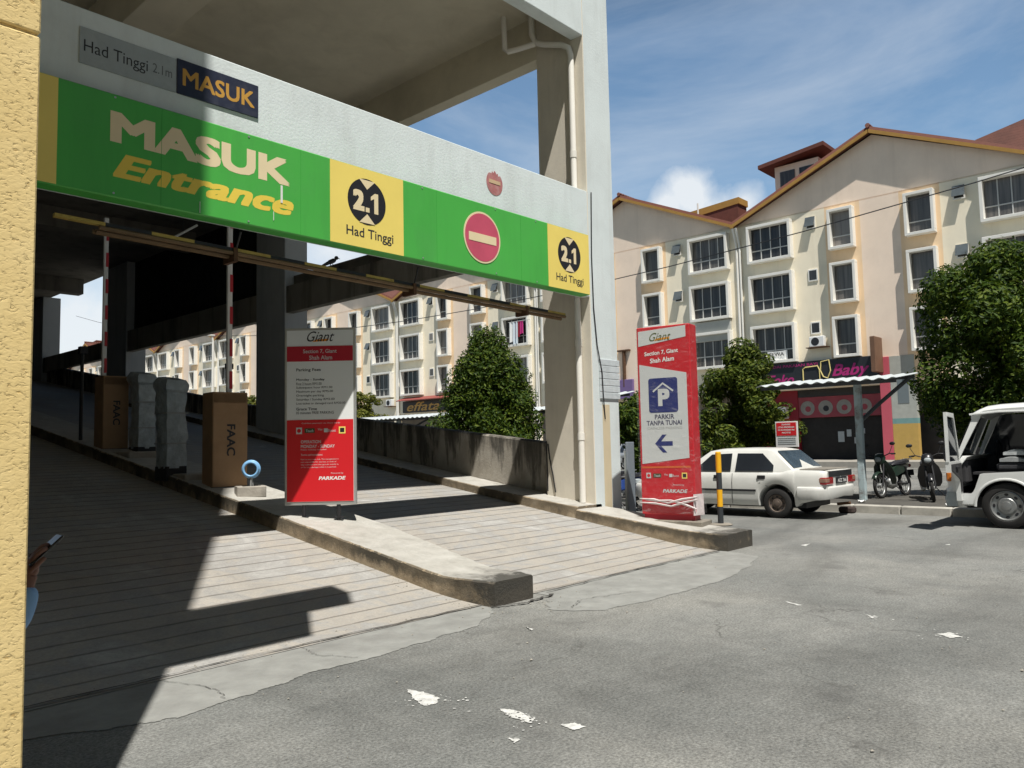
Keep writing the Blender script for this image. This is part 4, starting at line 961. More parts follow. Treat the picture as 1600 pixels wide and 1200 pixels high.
# ground floor arcade
b = MB(); b.box(1.6, -HW, 0, 1.75, HW, 4.39); b.build('shop_wall', M_SHOP, AB)
for y0, y1 in ((-7.6, -.9), (.9, 7.6)):
    b = MB(); b.box(1.5, y0+1.3, .3, 1.58, y1-.3, 2.75); sh_ = b.build('shutter', M_SHUT, AB)
for y in (-HW, -.45):
    b = MB(); b.box(0, y, 0, .5, y+.5, 4.39, bev=.01); b.build('column', M_CR, AB)
LBL = {-1: 'cream gabled apartment block behind the big tree on the right, cut by the photo edge', 1: 'cream gabled apartment block between the white pillar and the block with the dormer',
       2: 'gabled apartment block seen under the green sign behind the cone-shaped tree', 3: 'pink gabled apartment block seen just right of the grey tariff board', 4: 'far apartment block behind the tariff board and the dark inner pillar',
       5: 'far apartment block seen above the cardboard-covered barrier near the blue ring', 6: 'distant apartment block with a red roof above the wrapped ticket machines', 7: 'most distant apartment block, a bright sliver left of the far boom barrier'}
BL = {0: AB}
for k, lb in LBL.items():
    c = copy_tree(AB); c.location = (XA, 13.9+16.5*k, 0); rename(c, lb); BL[k] = c
def extra(unit, nm, pts0, pts1, m):
    b = MB(); b.loft([pts0, pts1]); o = b.build(nm, m); o.parent = unit; return o
extra(BL[1], 'roof_box', [(6.65, -1.5, 17.5), (8.0, -1.5, 17.5), (8.0, -1.5, 18.5), (6.65, -1.5, 18.5)], [(6.65, -5.2, 15.9), (8.0, -5.2, 15.9), (8.0, -5.2, 18.55), (6.65, -5.2, 18.55)], M_('dark_brown_roof'))
extra(BL[1], 'roof_box_trim', [(6.6, -1.4, 18.0), (8.05, -1.4, 18.0), (8.05, -1.4, 18.5), (6.6, -1.4, 18.5)], [(6.6, -5.3, 18.3), (8.05, -5.3, 18.3), (8.05, -5.3, 18.75), (6.6, -5.3, 18.75)], M_FASC)
extra(AB, 'rear_roof', [(9, -3.2, 17.2), (12, -3.2, 17.2), (12, -3.2, 19.5), (9, -3.2, 19.5)], [(9, -9.8, 16.0), (12, -9.8, 16.0), (12, -9.8, 20.9), (9, -9.8, 20.9)], M_TILE)
# shop signs and fronts
def shop_sign(name, y0, y1, z0, z1, m, label, dep=.22):
    t = thing(name, label, 'shop sign', (XA, (y0+y1)/2, z0), 'shop signboards')
    b = MB(); b.box(XA-dep, y0, z0, XA-.004, y1, z1, bev=.02); b.build('board', m, t); return t
UY = (0, -1, 0)
S1 = shop_sign('shop_signboard', 14.15, 20.75, 4.62, 5.95, mat('black_board', (.02, .022, .026), .5, .2, 1), 'black shop signboard with pink script letters above the white corrugated canopy', .3)
XS = XA-.306
M_PINK = flat('pink_lettering', (.42, .022, .17), .55)
text(S1, 'lettering', 'Baby', (XS, 16.6, 4.78), UY, UZ, 2.0, .86, M_PINK, .02, .35)
text(S1, 'lettering', 'Toko', (XS, 20.4, 4.68), UY, UZ, 1.6, .6, M_PINK, .02, .35)
text(S1, 'lettering', 'KEDAI PAKAIAN BAYI', (XS, 20.4, 5.68), UY, UZ, 3.0, .16, M_PINK, .01)
b = MB(); 
def outl(pts, r_): b.tube([(XS-.02, y, z) for y, z in pts]+[(XS-.02, *pts[0])], r_, 6)
outl([(18.25, 4.7), (18.25, 5.5), (18.1, 5.6), (17.4, 5.64), (17.3, 5.4), (17.3, 4.75)], .035); outl([(17.25, 5.35), (17.2, 5.85), (16.75, 5.92), (16.68, 5.3), (16.85, 4.9), (17.1, 5.0)], .035)
b.build('emblem', flat('pale_yellow', (.75, .62, .25), .5), S1)
# its red front: side pier, fascia with round stickers, posters on the dark glass
RF = thing('shop_unit', 'red shop front with four round white stickers over a dark opening', 'shop front', (XA+1, 17.4, .3))
M_SRED = mat('red_shop_paint', (.22, .01, .022), .6, .1, 1.5)
b = MB(); b.box(XA+.9, 19.15, .3, XA+1.4, 21.6, 4.38, bev=.01); b.build('pier', M_SRED, RF)
b = MB(); b.box(XA+.95, 14.4, 2.75, XA+1.3, 19.15, 3.95, bev=.01); b.build('fascia', mat('pink_fascia', (.26, .045, .06), .6, .2, 1.5), RF)
b = MB(); b.box(XA+.95, 14.4, 3.96, XA+1.3, 19.15, 4.38); b.build('lintel', M_SHUT, RF)
b = MB(); b.box(XA+1.2, 14.4, .3, XA+1.3, 19.15, 2.74); b.build('dark_opening', M_BLACKP, RF)
for i, y in enumerate((18.6, 17.55, 16.5, 15.4)):
    b = MB(); disc(b, (XA+.945, y, 3.3), UY, UZ, .42, 24, 0, .004); st = b.build('round_sticker', mat('dim_sticker', (.24, .23, .21), .6, .2, 3), RF)
    b = MB(); disc(b, (XA+.94, y-.03, 3.25), UY, UZ, .17, 14, 0, .003); b.build('picture', M_BLK if i == 1 else M_('pink_fascia'), st)
for y, z, w_, h_ in ((17.0, 1.3, .35, .6), (16.5, 1.6, .25, .4), (16.0, 1.75, .5, .3), (16.1, 1.2, .3, .35)):
    b = MB(); b.box(XA+1.17, y-w_, z, XA+1.198, y, z+h_); b.build('poster', M_GREYP, RF)
b = MB(); b.box(XA+.4, 19.7, 2.75, XA+.88, 20.75, 3.45, bev=.03); o = b.build('air_conditioner', M_WHITE)
tag(o, 'white air conditioner unit on the red shop pier behind the leafy tree', 'air conditioner'); 
b = MB(); disc(b, (XA+.395, 20.3, 3.1), UY, UZ, .27, 20, 0, .004); b.build('fan_grille', M_BLKMET, o)
b = MB(); b.box(XA-.05, 13.66, .3, XA+.46, 14.18, 5.85, bev=.01)
tag(b.build('pink_column', mat('pink_column_paint', (.52, .095, .13), .7, .07, 1)), 'pink painted column between the shop sign and the yellow and grey wall', 'column')
t = thing('painted_pier', 'shop pier painted grey, turquoise and mustard yellow beside the pink column', 'pier', (XA, 13, .3))
b = MB(); b.box(XA-.03, 12.4, 2.5, XA+.4, 13.64, 5.85); b.build('grey_band', mat('grey_pier_paint', (.40, .41, .37), .7), t)
b = MB(); b.box(XA-.03, 12.4, 2.22, XA+.4, 13.64, 2.499); b.build('turquoise_band', mat('turquoise_paint', (.17, .31, .30), .7), t)
b = MB(); b.box(XA-.03, 12.4, .3, XA+.4, 13.64, 2.219); b.build('mustard_band', mat('mustard_paint', (.50, .33, .09), .7, .12, 2, dirt=.4, dscale=2, dcol=(.35, .22, .1)), t)
b = MB(); b.box(XA-.045, 12.75, 3.3, XA-.031, 13.3, 4.7); b.build('dark_panel', flat('slate_panel', (.16, .19, .20), .6), t)
t = thing('projecting_sign', 'brown box sign with a yellow mark jutting out above the pink column', 'shop sign', (XA, 14, 5))
b = MB(); b.box(XA-1.25, 13.95, 5.0, XA-.03, 14.2, 6.9, bev=.02); b.build('box', mat('brown_sign', (.16, .085, .05), .6, .2, 2), t)
b = MB(); b.tube([(XA-.8, 14.215, 5.55), (XA-.5, 14.215, 6.3), (XA-.35, 14.215, 5.6)], .05, 6); b.build('emblem', M_('pale_yellow'), t)
S2 = shop_sign('shop_signboard', 47.5, 54.2, 4.5, 5.5, mat('brown_board', (.035, .025, .02), .5, .2, 1), 'dark brown shop signboard with gold script letters left of the cone-shaped tree')
text(S2, 'lettering', 'effata', (XA-.225, 53.6, 4.62), UY, UZ, 4.2, .78, M_GOLD, .01, .3)
b = MB(); b.loft([[(XA-.9, 47.4, 5.5), (XA-.9, 54.3, 5.5), (XA-.9, 54.3, 5.56), (XA-.9, 47.4, 5.56)], [(XA-.01, 47.4, 5.8), (XA-.01, 54.3, 5.8), (XA-.01, 54.3, 5.86), (XA-.01, 47.4, 5.86)]])
tag(b.build('awning', mat('dull_red_awning', (.25, .06, .05), .7, .15, 2)), 'dull red awning just above the brown signboard with gold script', 'awning')
S3 = shop_sign('shop_signboard', 22.7, 25.15, 7.75, 9.0, mat('grey_board', (.42, .43, .40), .6, .1, 1.5), 'pale grey blank board under a window, above the red totem'); 
S4 = shop_sign('shop_signboard', 30.0, 31.5, 4.5, 5.8, mat('purple_board', (.18, .12, .28), .6, .1, 1), 'purple signboard glimpsed between the white pillar and the red totem')
b = MB(); b.tube([(XA-.12, 30.7, 5.3), (XA-.12, 30.7, 7.8)], .12, 8); b.box(XA-.25, 30.2, 7.75, XA-.02, 31.2, 7.85)
tag(b.build('rusty_pipe', M_RUST), 'rusty brown pipe on the wall left of the red totem', 'pipe')
t = thing('banner', 'white cloth banner hanging inside a lower window above the black shop sign', 'banner', (XA, 20, 6.2))
b = MB(); rings = []
for k in range(9): y = 19.2+1.3*k/8; rings.append([(XA-.11-.03*math.sin(k*1.7), y, 6.18+.03*math.sin(k)), (XA-.11-.02*math.sin(k*2+1), y, 6.75-.04*math.sin(math.pi*k/8)), (XA-.10, y, 6.75-.04*math.sin(math.pi*k/8)), (XA-.10, y, 6.18)])
b.loft(rings); b.build('cloth', M_WHITE, t); text(t, 'lettering', 'SEWA', (XA-.15, 20.3, 6.42), UY, UZ, .9, .22, M_DKTXT, .01)
def aircon(y, z, label):
    t = thing('air_conditioner', label, 'air conditioner', (XA-.3, y, z), 'wall air conditioners')
    b = MB(); b.box(XA-.42, y-.42, z, XA-.1, y+.42, z+.6, bev=.03); b.build('case', M_WHITE, t)
    b = MB(); disc(b, (XA-.421, y+.08, z+.3), UY, UZ, .23, 18, 0, .005); b.build('fan_grille', M_BLKMET, t)
    b = MB(); b.box(XA-.5, y-.6, z-.05, XA-.005, y+.6, z-.005); b.build('bracket', M_RUST, t)
aircon(17.35, 6.72, 'air conditioner under a small open window, right above the black shop sign')
aircon(55.9, 5.2, 'air conditioner low on the wall left of the gold script sign, above the small bush')
# laundry at the window seen under the sign
t = thing('laundry', 'red and white washing hung from a window just under the green sign', 'laundry', (XA-.4, 40, 9.3))
b = MB(); b.tube([(XA-.45, 38.9, 10.95), (XA-.45, 41.1, 10.95)], .02, 5); b.build('line', M_GRILLE, t)
for y, w_, z0, m_ in ((40.75, .55, 9.4, M_WHITE), (40.15, .4, 9.7, M_('red_shop_paint')), (39.75, .3, 9.95, M_('pink_lettering')), (40.4, .5, 9.2, flat('pale_blue_cloth', (.55, .62, .68), .8))):
    b = MB(); rings = []
    for k in range(6): yy = y-w_/2+w_*k/5; d = .04*math.sin(k*2.1+y); rings.append([(XA-.45+d, yy, 10.93), (XA-.47+d*1.6, yy, z0+.05*math.sin(k)), (XA-.46+d*1.6, yy, z0+.05*math.sin(k)), (XA-.43+d, yy, 10.93)])
    b.loft(rings); b.build('garment', m_, t)

# ------------------------------------------------------------------ trees
def leaves(n, pts_fn, size, seed, m, name, parent, up=.35):
    rs = np.random.RandomState(seed)
    C, Nn = pts_fn(rs, n)
    n = len(C)
    d = rs.normal(size=(n, 3)); d /= np.linalg.norm(d, axis=1)[:, None]
    nm = Nn*.8+d*.6+np.array([0, 0, up]); nm /= np.linalg.norm(nm, axis=1)[:, None]
    t = np.cross(nm, rs.normal(size=(n, 3))); t /= np.linalg.norm(t, axis=1)[:, None]; bt = np.cross(nm, t)
    s = size*rs.uniform(.6, 1.35, n)[:, None]
    a = C-t*s; c = C+t*s; e = C+bt*s*.42+nm*s*.12; g = C-bt*s*.42+nm*s*.12
    V = np.stack([a, g, c, e], 1).reshape(-1, 3)-np.array(ORG.get(parent.name, Vector()))
    fs = [(4*i, 4*i+1, 4*i+2, 4*i+3) for i in range(n)]
    me = bpy.data.meshes.new(name); me.from_pydata(V.tolist(), [], fs); me.materials.append(m); me.update()
    return link(name, me, parent)
def tree(name, label, x, y, z0, zc0, zc1, rad, prof, seed, n, size, m, trunk=.11, nclump=70, group=None):
    t = thing(name, label, 'tree', (x, y, z0), group)
    rnd = random.Random(seed); H_ = zc1-zc0
    clumps = []
    for k in range(nclump):
        f = rnd.random(); th = rnd.uniform(0, 2*math.pi); rr_ = rad*prof(f)*rnd.uniform(.72, 1.0)
        cr = rad*rnd.uniform(.15, .27)*(1 if f < .85 else .7)
        clumps.append((x+rr_*math.cos(th), y+rr_*math.sin(th), zc0+H_*f, cr))
    for k in range(nclump//3):
        f = rnd.random(); th = rnd.uniform(0, 2*math.pi); rr_ = rad*prof(f)*rnd.uniform(0, .5)
        clumps.append((x+rr_*math.cos(th), y+rr_*math.sin(th), zc0+H_*f, rad*.3))
    CL = np.array(clumps)
    def fn(rs, n):
        w_ = CL[:, 3]**2; idx = rs.choice(len(CL), n, p=w_/w_.sum())
        d = rs.normal(size=(n, 3)); d /= np.linalg.norm(d, axis=1)[:, None]
        r_ = CL[idx, 3]*(rs.uniform(.55, 1.0, n)**.45+rs.normal(0, .05, n))
        return CL[idx, :3]+d*r_[:, None]*np.array([1, 1, .85]), d
    leaves(n, fn, size, seed, m, 'crown', t)
    b = MB(); hz = zc0+H_*.75
    b.tube([(x, y, z0-.1), (x+.03, y-.02, z0+(zc0-z0)*.6), (x, y, zc0+.1), (x+.05, y+.03, (zc0+hz)/2), (x, y, hz)], [trunk*1.3, trunk, trunk*.9, trunk*.6, trunk*.2], 8)
    for k in range(0, len(clumps), 5):
        cx, cy_, cz, _ = clumps[k]; zb_ = max(zc0, cz-.5*H_*rnd.random()*.6); b.tube([(x, y, zb_), ((x+cx)/2, (y+cy_)/2, (zb_+cz)/2+.05), (cx, cy_, cz)], [trunk*.4, trunk*.25, trunk*.08], 5)
    b.build('trunk', mat('bark', (.11, .08, .055), .9, .3, 8, bump=.01, bs=20), t, smooth=50)
    return t
L_DK = leaf_mat('dark_leaves', (.018, .042, .005), (.048, .09, .008), (.13, .175, .018))
L_MD = leaf_mat('mid_leaves', (.026, .048, .006), (.068, .105, .011), (.17, .20, .026))
L_YG = leaf_mat('yellowish_leaves', (.06, .085, .012), (.14, .155, .022), (.26, .25, .045))
rnd_prof = lambda f: math.sqrt(max(.02, 1-(2*f-1)**2))*(.92+.08*math.sin(f*9))
cone_prof = lambda f: (.80+.5*f if f < .25 else .94*(1-(f-.25)/.75)**.72+.04)*.93
col_prof = lambda f: (.8+.2*f*3 if f < .3 else (1-(f-.3)/.7)**.5)*1.0+.02
tree('bushy_tree', 'big round dark green tree beside the white van on the right', 21.9, 4.0, .15, 1.5, 5.85, 2.2, rnd_prof, 11, 62000, .068, L_DK, .14, 125)
tree('leafy_tree', 'leafy green tree directly right of the red totem behind the white sedan', 20.3, 9.95, .15, .4, 4.0, 1.5, col_prof, 12, 36000, .062, L_MD, .1, 85)
tree('cone_tree', 'dense cone-shaped dark tree seen through the entrance above the ramp wall', 18.0, 17.55, .15, .5, 4.95, 2.0, cone_prof, 13, 60000, .062, L_DK, .14, 140)
tree('small_tree', 'small yellowish green tree just right of the grey tariff board', 24.5, 33.0, .15, 1.2, 4.2, 1.6, rnd_prof, 14, 9000, .10, L_YG, .09, 50)
tree('street_tree', 'dark green tree in the narrow gap between the white pillar and the red totem', 24.0, 15.7, .15, .6, 3.05, 1.5, rnd_prof, 15, 12000, .09, L_DK, .1, 60)
tree('bright_bush', 'bright yellow-green bush right of the far cardboard barrier, behind the wall', 22.5, 40.5, .15, 1.6, 4.4, 1.4, rnd_prof, 16, 5000, .12, L_YG, .08, 40)

# ------------------------------------------------------------------ corrugated canopies over the median
def canopy(y0, y1, x0, x1, z0, z1, posts, label, name='canopy'):
    t = thing(name, label, 'canopy', (x0, (y0+y1)/2, .15), 'corrugated canopies over the bike bays')
    b = MB(); n = int((y1-y0)/.045); A = []; B_ = []
    for i in range(n+1):
        y = y0+(y1-y0)*i/n; w_ = .022*math.sin(2*math.pi*(y-y0)/.27)
        A.append((x0, y, z0+w_)); B_.append((x1, y, z1+w_))
    vs = A+B_+[(x, y, z-.006) for x, y, z in A]+[(x, y, z-.006) for x, y, z in B_]; k = n+1; fs = []
    for i in range(n): fs += [(i, i+1, k+i+1, k+i), (2*k+i, 3*k+i, 3*k+i+1, 2*k+i+1), (i, 2*k+i, 2*k+i+1, i+1), (k+i, k+i+1, 3*k+i+1, 3*k+i)]
    b.add(vs, fs); b.build('roof_sheet', mat('white_corrugated_sheet', (.52, .56, .57), .5, .08, 2, dirt=.2, dscale=3, dcol=(.45, .42, .36)), t)
    b = MB()
    for s in (.1, .9):
        x = x0+(x1-x0)*s; z = z0+(z1-z0)*s-.07; b.box(x-.03, y0+.05, z-.04, x+.03, y1-.05, z+.03)
    b.build('purlin', M_('dark_steel') if 'dark_steel' in MATS else mat('dark_steel', (.07, .075, .08), .6, .2, 4), t)
    for yp in posts:
        b = MB(); b.box(x0+.45, yp-.07, .15, x0+.59, yp+.07, z0+(z1-z0)*(.52/(x1-x0))-.08, bev=.008)
        p = b.build('post', mat('pale_blue_steel', (.46, .56, .58), .6, .1, 3, dirt=.95, dscale=2.6, dcol=(.12, .055, .025)), t)
        b = MB(); b.tube([(x0+.59, yp, 1.9), (x0+1.0, yp-.3, 2.3), (x1-.2, yp-.85, z1-.1)], .045, 7); b.build('brace', M_('dark_steel'), t)
canopy(5.3, 8.45, 17.85, 19.5, 2.80, 2.98, (6.28,), 'white corrugated canopy on a rust-stained pale blue post in front of the red shop')
canopy(13.6, 15.4, 18.3, 20.4, 2.74, 3.1, (), 'short piece of white canopy between the white pillar and the red totem')
canopy(16.6, 30.5, 19.6, 21.4, 2.66, 2.86, (18.5, 24.6, 29.5), 'long white canopy behind the ramp wall beside the cone-shaped tree')
for o in [o for o in bpy.data.objects if o.name.startswith('post') and o.parent and o.parent.name == 'canopy.001']: pass
# overhead cable
b = MB(); b.tube([(20, y, 6.46+.003*(y-20)**2) for y in range(-16, 64, 4)], .014, 5)
tag(b.build('overhead_cable', M_BLKMET), 'thin black cable sagging across the apartment fronts', 'cable')
for x, y, h_, lb in ((30, 59.7, 10.7, 'slender white lamp post before the far apartments'),):
    b = MB(); b.tube([(x, y, 0), (x, y, h_-.5), (x-.1, y, h_)], [.14, .09, .08], 8); b.box(x-1.0, y-.12, h_-.05, x+.1, y+.12, h_+.08); tag(b.build('lamp_post', M_WHITEPIPE), lb, 'lamp post')
# red notice behind the sedan
t = thing('notice_board', 'small red and white notice on a post above the white sedan roof', 'notice', (17.5, 7.6, .15))
b = MB(); b.box(17.48, 7.33, 1.36, 17.52, 7.85, 1.94, bev=.004); b.build('board', M_WHITE, t)
b = MB(); b.box(17.472, 7.36, 1.62, 17.478, 7.82, 1.915); q = b.build('red_panel', M_RED, t)
for i, s in enumerate(('DILARANG', 'LETAK KENDERAAN', 'DI KAWASAN INI', 'NOTIS')): text(q, 'lettering', s, (17.47, 7.59+(.1 if i in (0, 3) else .19), 1.855-i*.062), UY, UZ, .2 if i in (0, 3) else .38, .035, M_WHITE, .02)
b = MB()
for i in range(4): b.box(17.474, 7.38, 1.56-i*.045, 17.479, 7.80, 1.575-i*.045)
b.build('small_print', M_GREYP, t)
b = MB(); b.box(17.521, 7.56, .15, 17.56, 7.62, 1.4); b.build('post', M_BLKMET, t)

# ------------------------------------------------------------------ vehicles
def wheel(par, cx, cy_, r, w_, m_rim, name='wheel', nh=8, rr_=.6, side=1, local=True):
    """axle along local Y; side=+1 outer face toward +Y"""
    M = Matrix.Translation((cx, cy_, r)) @ Matrix.Rotation(-side*math.pi/2, 4, 'X')
    b = MB(); h_ = w_/2; ri = r*rr_
    b.lathe([(ri, h_*.8), (ri*1.06, h_*.98), (r*.88, h_), (r*.97, h_*.82), (r, h_*.5), (r, -h_*.5), (r*.97, -h_*.82), (r*.88, -h_), (ri, -h_*.9), (ri, h_*.8)], 36, M=M)
    for k in range(36):
        a = 2*math.pi*k/36; 
    wn = b.build('wheel', M_TYRE, par, smooth=40)
    b = MB(); b.lathe([(ri, h_*.86), (ri*.95, h_*.9), (ri*.88, h_*.62), (ri*.62, h_*.5), (ri*.5, h_*.78), (ri*.3, h_*.82), (ri*.28, h_*.95), (ri*.12, h_), (0, h_)], 32, M=M); rm = b.build('rim', m_rim, wn, smooth=35)
    b = MB()
    for k in range(nh):
        a = 2*math.pi*k/nh; disc(b, M @ Vector((ri*.76*math.cos(a), ri*.76*math.sin(a), h_*.585)), (M.to_3x3() @ Vector((math.cos(a), math.sin(a), 0))), (M.to_3x3() @ Vector((-math.sin(a), math.cos(a), 0))), ri*.09, 8, 0, .004, ri*.13)
    b.build('rim_hole', M_BLK, rm); return wn
M_CARW = mat('chalky_white_car_paint', (.66, .66, .62), .35, .05, 1.6, dirt=.28, dscale=2.6, dcol=(.42, .40, .35), coat=.3, spec=.5)
M_GLS = glass_mat(); M_GLSR = mat('rear_glass', (.05, .075, .10), .08, .5, 2.2, spec=.7)
M_TRIMB = mat('black_trim', (.02, .02, .022), .55, .15, 5)
M_RIMR = mat('rusty_steel_rim', (.14, .11, .09), .7, .35, 9, metal=.3)
M_RIMS = mat('dull_steel_rim', (.27, .275, .27), .4, .15, 6, metal=.6)
M_LAMPR = mat('red_tail_lamp', (.28, .012, .015), .15, .2, 8, spec=.7)
M_LAMPA = mat('amber_lamp', (.55, .16, .02), .15, .1, 8, spec=.7)
def body_loft(par, xs, W, zl, zt, prof, m, name='body', arches=(), ra=.37, flatten=()):
    b = MB(); rings = []
    for x in xs:
        w_ = W(x); lo = zl(x)
        for ax, az in arches:
            if abs(x-ax) < ra: lo = max(lo, az+math.sqrt(ra*ra-(x-ax)**2))
        hi = zt(x); lo = min(lo, hi-.04); ring = []
        side = [(w_*k, lo+(hi-lo)*t) for t, k in prof]
        top = [(w_*prof[-1][1]*q, hi+.018*(1-q*q)) for q in (.8, .45, 0, -.45, -.8)]
        pts = side+top+[(-y, z) for y, z in side[::-1]]+[(-w_*.6, lo), (0, lo), (w_*.6, lo)]
        rings.append([(x, y, z) for y, z in pts])
    b.loft(rings, caps=True); return b.build(name, m, par, smooth=32)
def dense(a, c, n): return [a+(c-a)*i/n for i in range(n+1)]
def lerp(pts):
    def f(x):
        if x <= pts[0][0]: return pts[0][1]
        for (x0, y0), (x1, y1) in zip(pts, pts[1:]):
            if x <= x1: return y0+(y1-y0)*(x-x0)/(x1-x0)
        return pts[-1][1]
    return f
def car(name, label, kind, loc, rz_, paint, hatch=False, group='cars parked along the street'):
    t = thing(name, label, kind, loc, group, local=True)
    L2 = 2.15 if not hatch else 1.85; wr, wf = (-1.19, 1.19) if not hatch else (-1.2, 1.2); r = .29
    xs = sorted(set([-L2, -L2+.02, -L2+.06, -L2+.14, -L2+.25]+dense(-L2+.35, L2-.35, 70)+[wr+.37*math.cos(a) for a in [math.pi*k/14 for k in range(15)]]+[wf+.37*math.cos(a) for a in [math.pi*k/14 for k in range(15)]]+[L2-.25, L2-.14, L2-.06, L2-.02, L2]))
    W = lerp([(-L2, .70), (-L2+.06, .755), (-L2+.3, .80), (-L2+.8, .825), (1.2, .825), (L2-.3, .79), (L2-.08, .74), (L2, .66)])
    zl = lerp([(-L2, .42), (-L2+.5, .30), (wr-.4, .235), (wf+.4, .235), (L2, .3)])
    zt = lerp([(-L2, .90), (-L2+.08, .925), (-1.45, .935), (-1.3, .89), (.8, .885), (1.0, .86), (L2-.4, .77), (L2-.1, .70), (L2, .60)]) if not hatch else lerp([(-L2, .88), (-1.3, .92), (.9, .92), (1.2, .9), (L2-.3, .78), (L2, .6)])
    prof = [(0, .93), (.06, .97), (.22, .99), (.45, 1.0), (.62, 1.0), (.8, .985), (.93, .96), (1, .92)]
    body_loft(t, xs, W, zl, zt, prof, paint, arches=((wr, r), (wf, r)))
    # cabin
    zb = .87; zr = 1.355 if not hatch else 1.5; w0, w1 = .765, .60
    sy_ = lambda z: w0-(z-zb)/(zr-zb)*(w0-w1)
    st = [(.92, .90), (.30, zr-.035), (.1, zr-.01), (-.45, zr), (-.95, zr-.008), (-1.10, zr-.03), (-1.55, .93)] if not hatch else [(1.1, .93), (.45, zr-.04), (.2, zr-.01), (-.6, zr), (-1.35, zr-.02), (-1.5, zr-.06), (-1.82, .95)]
    rings = []
    for x, z in st:
        y1_ = sy_(z); rings.append([(x, w0, zb), (x, y1_+.012, z-.03), (x, y1_-.03, z), (x, y1_*.5, z+.022), (x, 0, z+.028), (x, -y1_*.5, z+.022), (x, -y1_+.03, z), (x, -y1_-.012, z-.03), (x, -w0, zb)])
    b = MB(); b.loft(rings); b.build('roof', paint, t, smooth=40)
    def sidewin(poly, nm, m=M_GLS):
        for s in (1, -1):
            b = MB(); q = [Vector((x, s*(sy_(z)+.014), z)) for x, z in poly]; plate_poly(b, q, (0, s, .25), .004); b.build(nm, m, t)
    zt_ = zr-.085
    if not hatch:
        sidewin([(-.32, .915), (-.34, zt_), (-.88, zt_-.005), (-1.13, 1.03), (-1.13, .915)], 'side_window'); sidewin([(.62, .915), (.24, zt_-.02), (-.22, zt_), (-.22, .915)], 'side_window')
    else:
        sidewin([(-.5, .96), (-.52, zt_), (-1.1, zt_), (-1.2, .96)], 'side_window'); sidewin([(.72, .96), (.32, zt_), (-.4, zt_), (-.4, .96)], 'side_window')
        sidewin([(-1.27, .97), (-1.2, zt_-.02), (-1.4, zt_-.05), (-1.55, .99)], 'side_window')
    def endglass(xa, za, xb, zb2, ya, yb, nm, sgn, m):
        b = MB(); q = [Vector((xa, ya, za)), Vector((xa, -ya, za)), Vector((xb, -yb, zb2)), Vector((xb, yb, zb2))]
        nrm = (q[1]-q[0]).cross(q[3]-q[0]); nrm *= sgn*(1 if nrm.x > 0 else -1); q = [p+nrm.normalized()*.016 for p in q]
        plate_poly(b, q, nrm, .005); b.build(nm, m, t)
    if not hatch: endglass(.88, .925, .33, zr-.045, .66, .54, 'windscreen', 1, M_GLS); endglass(-1.505, .965, -1.135, zr-.055, .67, .545, 'rear_window', -1, M_GLSR)
    else: endglass(1.05, .96, .5, zr-.05, .66, .54, 'windscreen', 1, M_GLS); endglass(-1.79, 1.0, -1.52, zr-.09, .64, .52, 'rear_window', -1, M_GLSR)
    for cx in (wr, wf):
        for s in (1, -1): wheel(t, cx, s*.71, r, .175, M_RIMR if not hatch else M_RIMS, side=s)
    # bumpers, rubbing strips, door gaps, handles, mirrors
    for s, x0 in ((-1, -L2), (1, L2)):   # bumper wraps round the corners to the wheel arch
        half = [(.52, .842), (.25, .838), (.10, .80), (.02, .71), (-.035, .55), (-.06, .28), (-.065, 0)]
        path = [(x0-s*dx, y) for dx, y in half]+[(x0-s*dx, -y) for dx, y in half[-2::-1]]
        rings = []
        for i, (px, py) in enumerate(path):
            q0 = path[max(i-1, 0)]; q1 = path[min(i+1, len(path)-1)]; tx, ty = q1[0]-q0[0], q1[1]-q0[1]; l = math.hypot(tx, ty); nx, ny = ty/l, -tx/l
            if nx*px+ny*py < 0: nx, ny = -nx, -ny
            zlo = .37+.05*min(1, abs(px-x0)*0+1-abs(py)/.9) if s < 0 else .34
            pr = lambda d, z: (px+nx*d, py+ny*d, z)
            rings.append([pr(-.09, zlo+.02), pr(-.01, zlo), pr(.012, zlo+.06), pr(.016, .55), pr(.004, .60), pr(-.03, .625), pr(-.09, .625)])
        bb = MB(); bb.loft(rings); bb.build('bumper', mat('greyed_white_bumper', (.56, .56, .53), .5, .08, 3, dirt=.35, dscale=3, dcol=(.3, .29, .26)) if not hatch else paint, t, smooth=40)
    for s in (1, -1):
        b = MB(); b.box(-.78, s*.822, .515, 1.6, s*.838, .555, bev=.004); b.build('rubbing_strip', M_TRIMB, t)
        b = MB()
        for x in (-.27, .86): b.tube([(x, s*.823, .26), (x, s*.829, .5), (x, s*.826, .7), (x, s*.79, .875)], .0045, 4)
        b.tube([(-1.02, s*.80, .62), (-.85, s*.826, .68), (-.98, s*.81, .8), (-1.02, s*.782, .88)], .0045, 4)
        b.build('door_gap', M_BLK, t)
        for x in (-.9, .05):
            b = MB(); b.box(x-.085, s*.80, .765, x+.085, s*.836, .835, bev=.01); b.build('door_handle', M_TRIMB, t)
        b = MB(); b.box(.62, s*.78, .93, .74, s*.96, 1.06, bev=.03); b.build('mirror', M_TRIMB, t)
        b = MB(); b.box(L2-.06, s*.36, .60, L2+.012, s*.72, .72, bev=.02); b.build('headlight', M_GREYP, t)
    xr = -L2
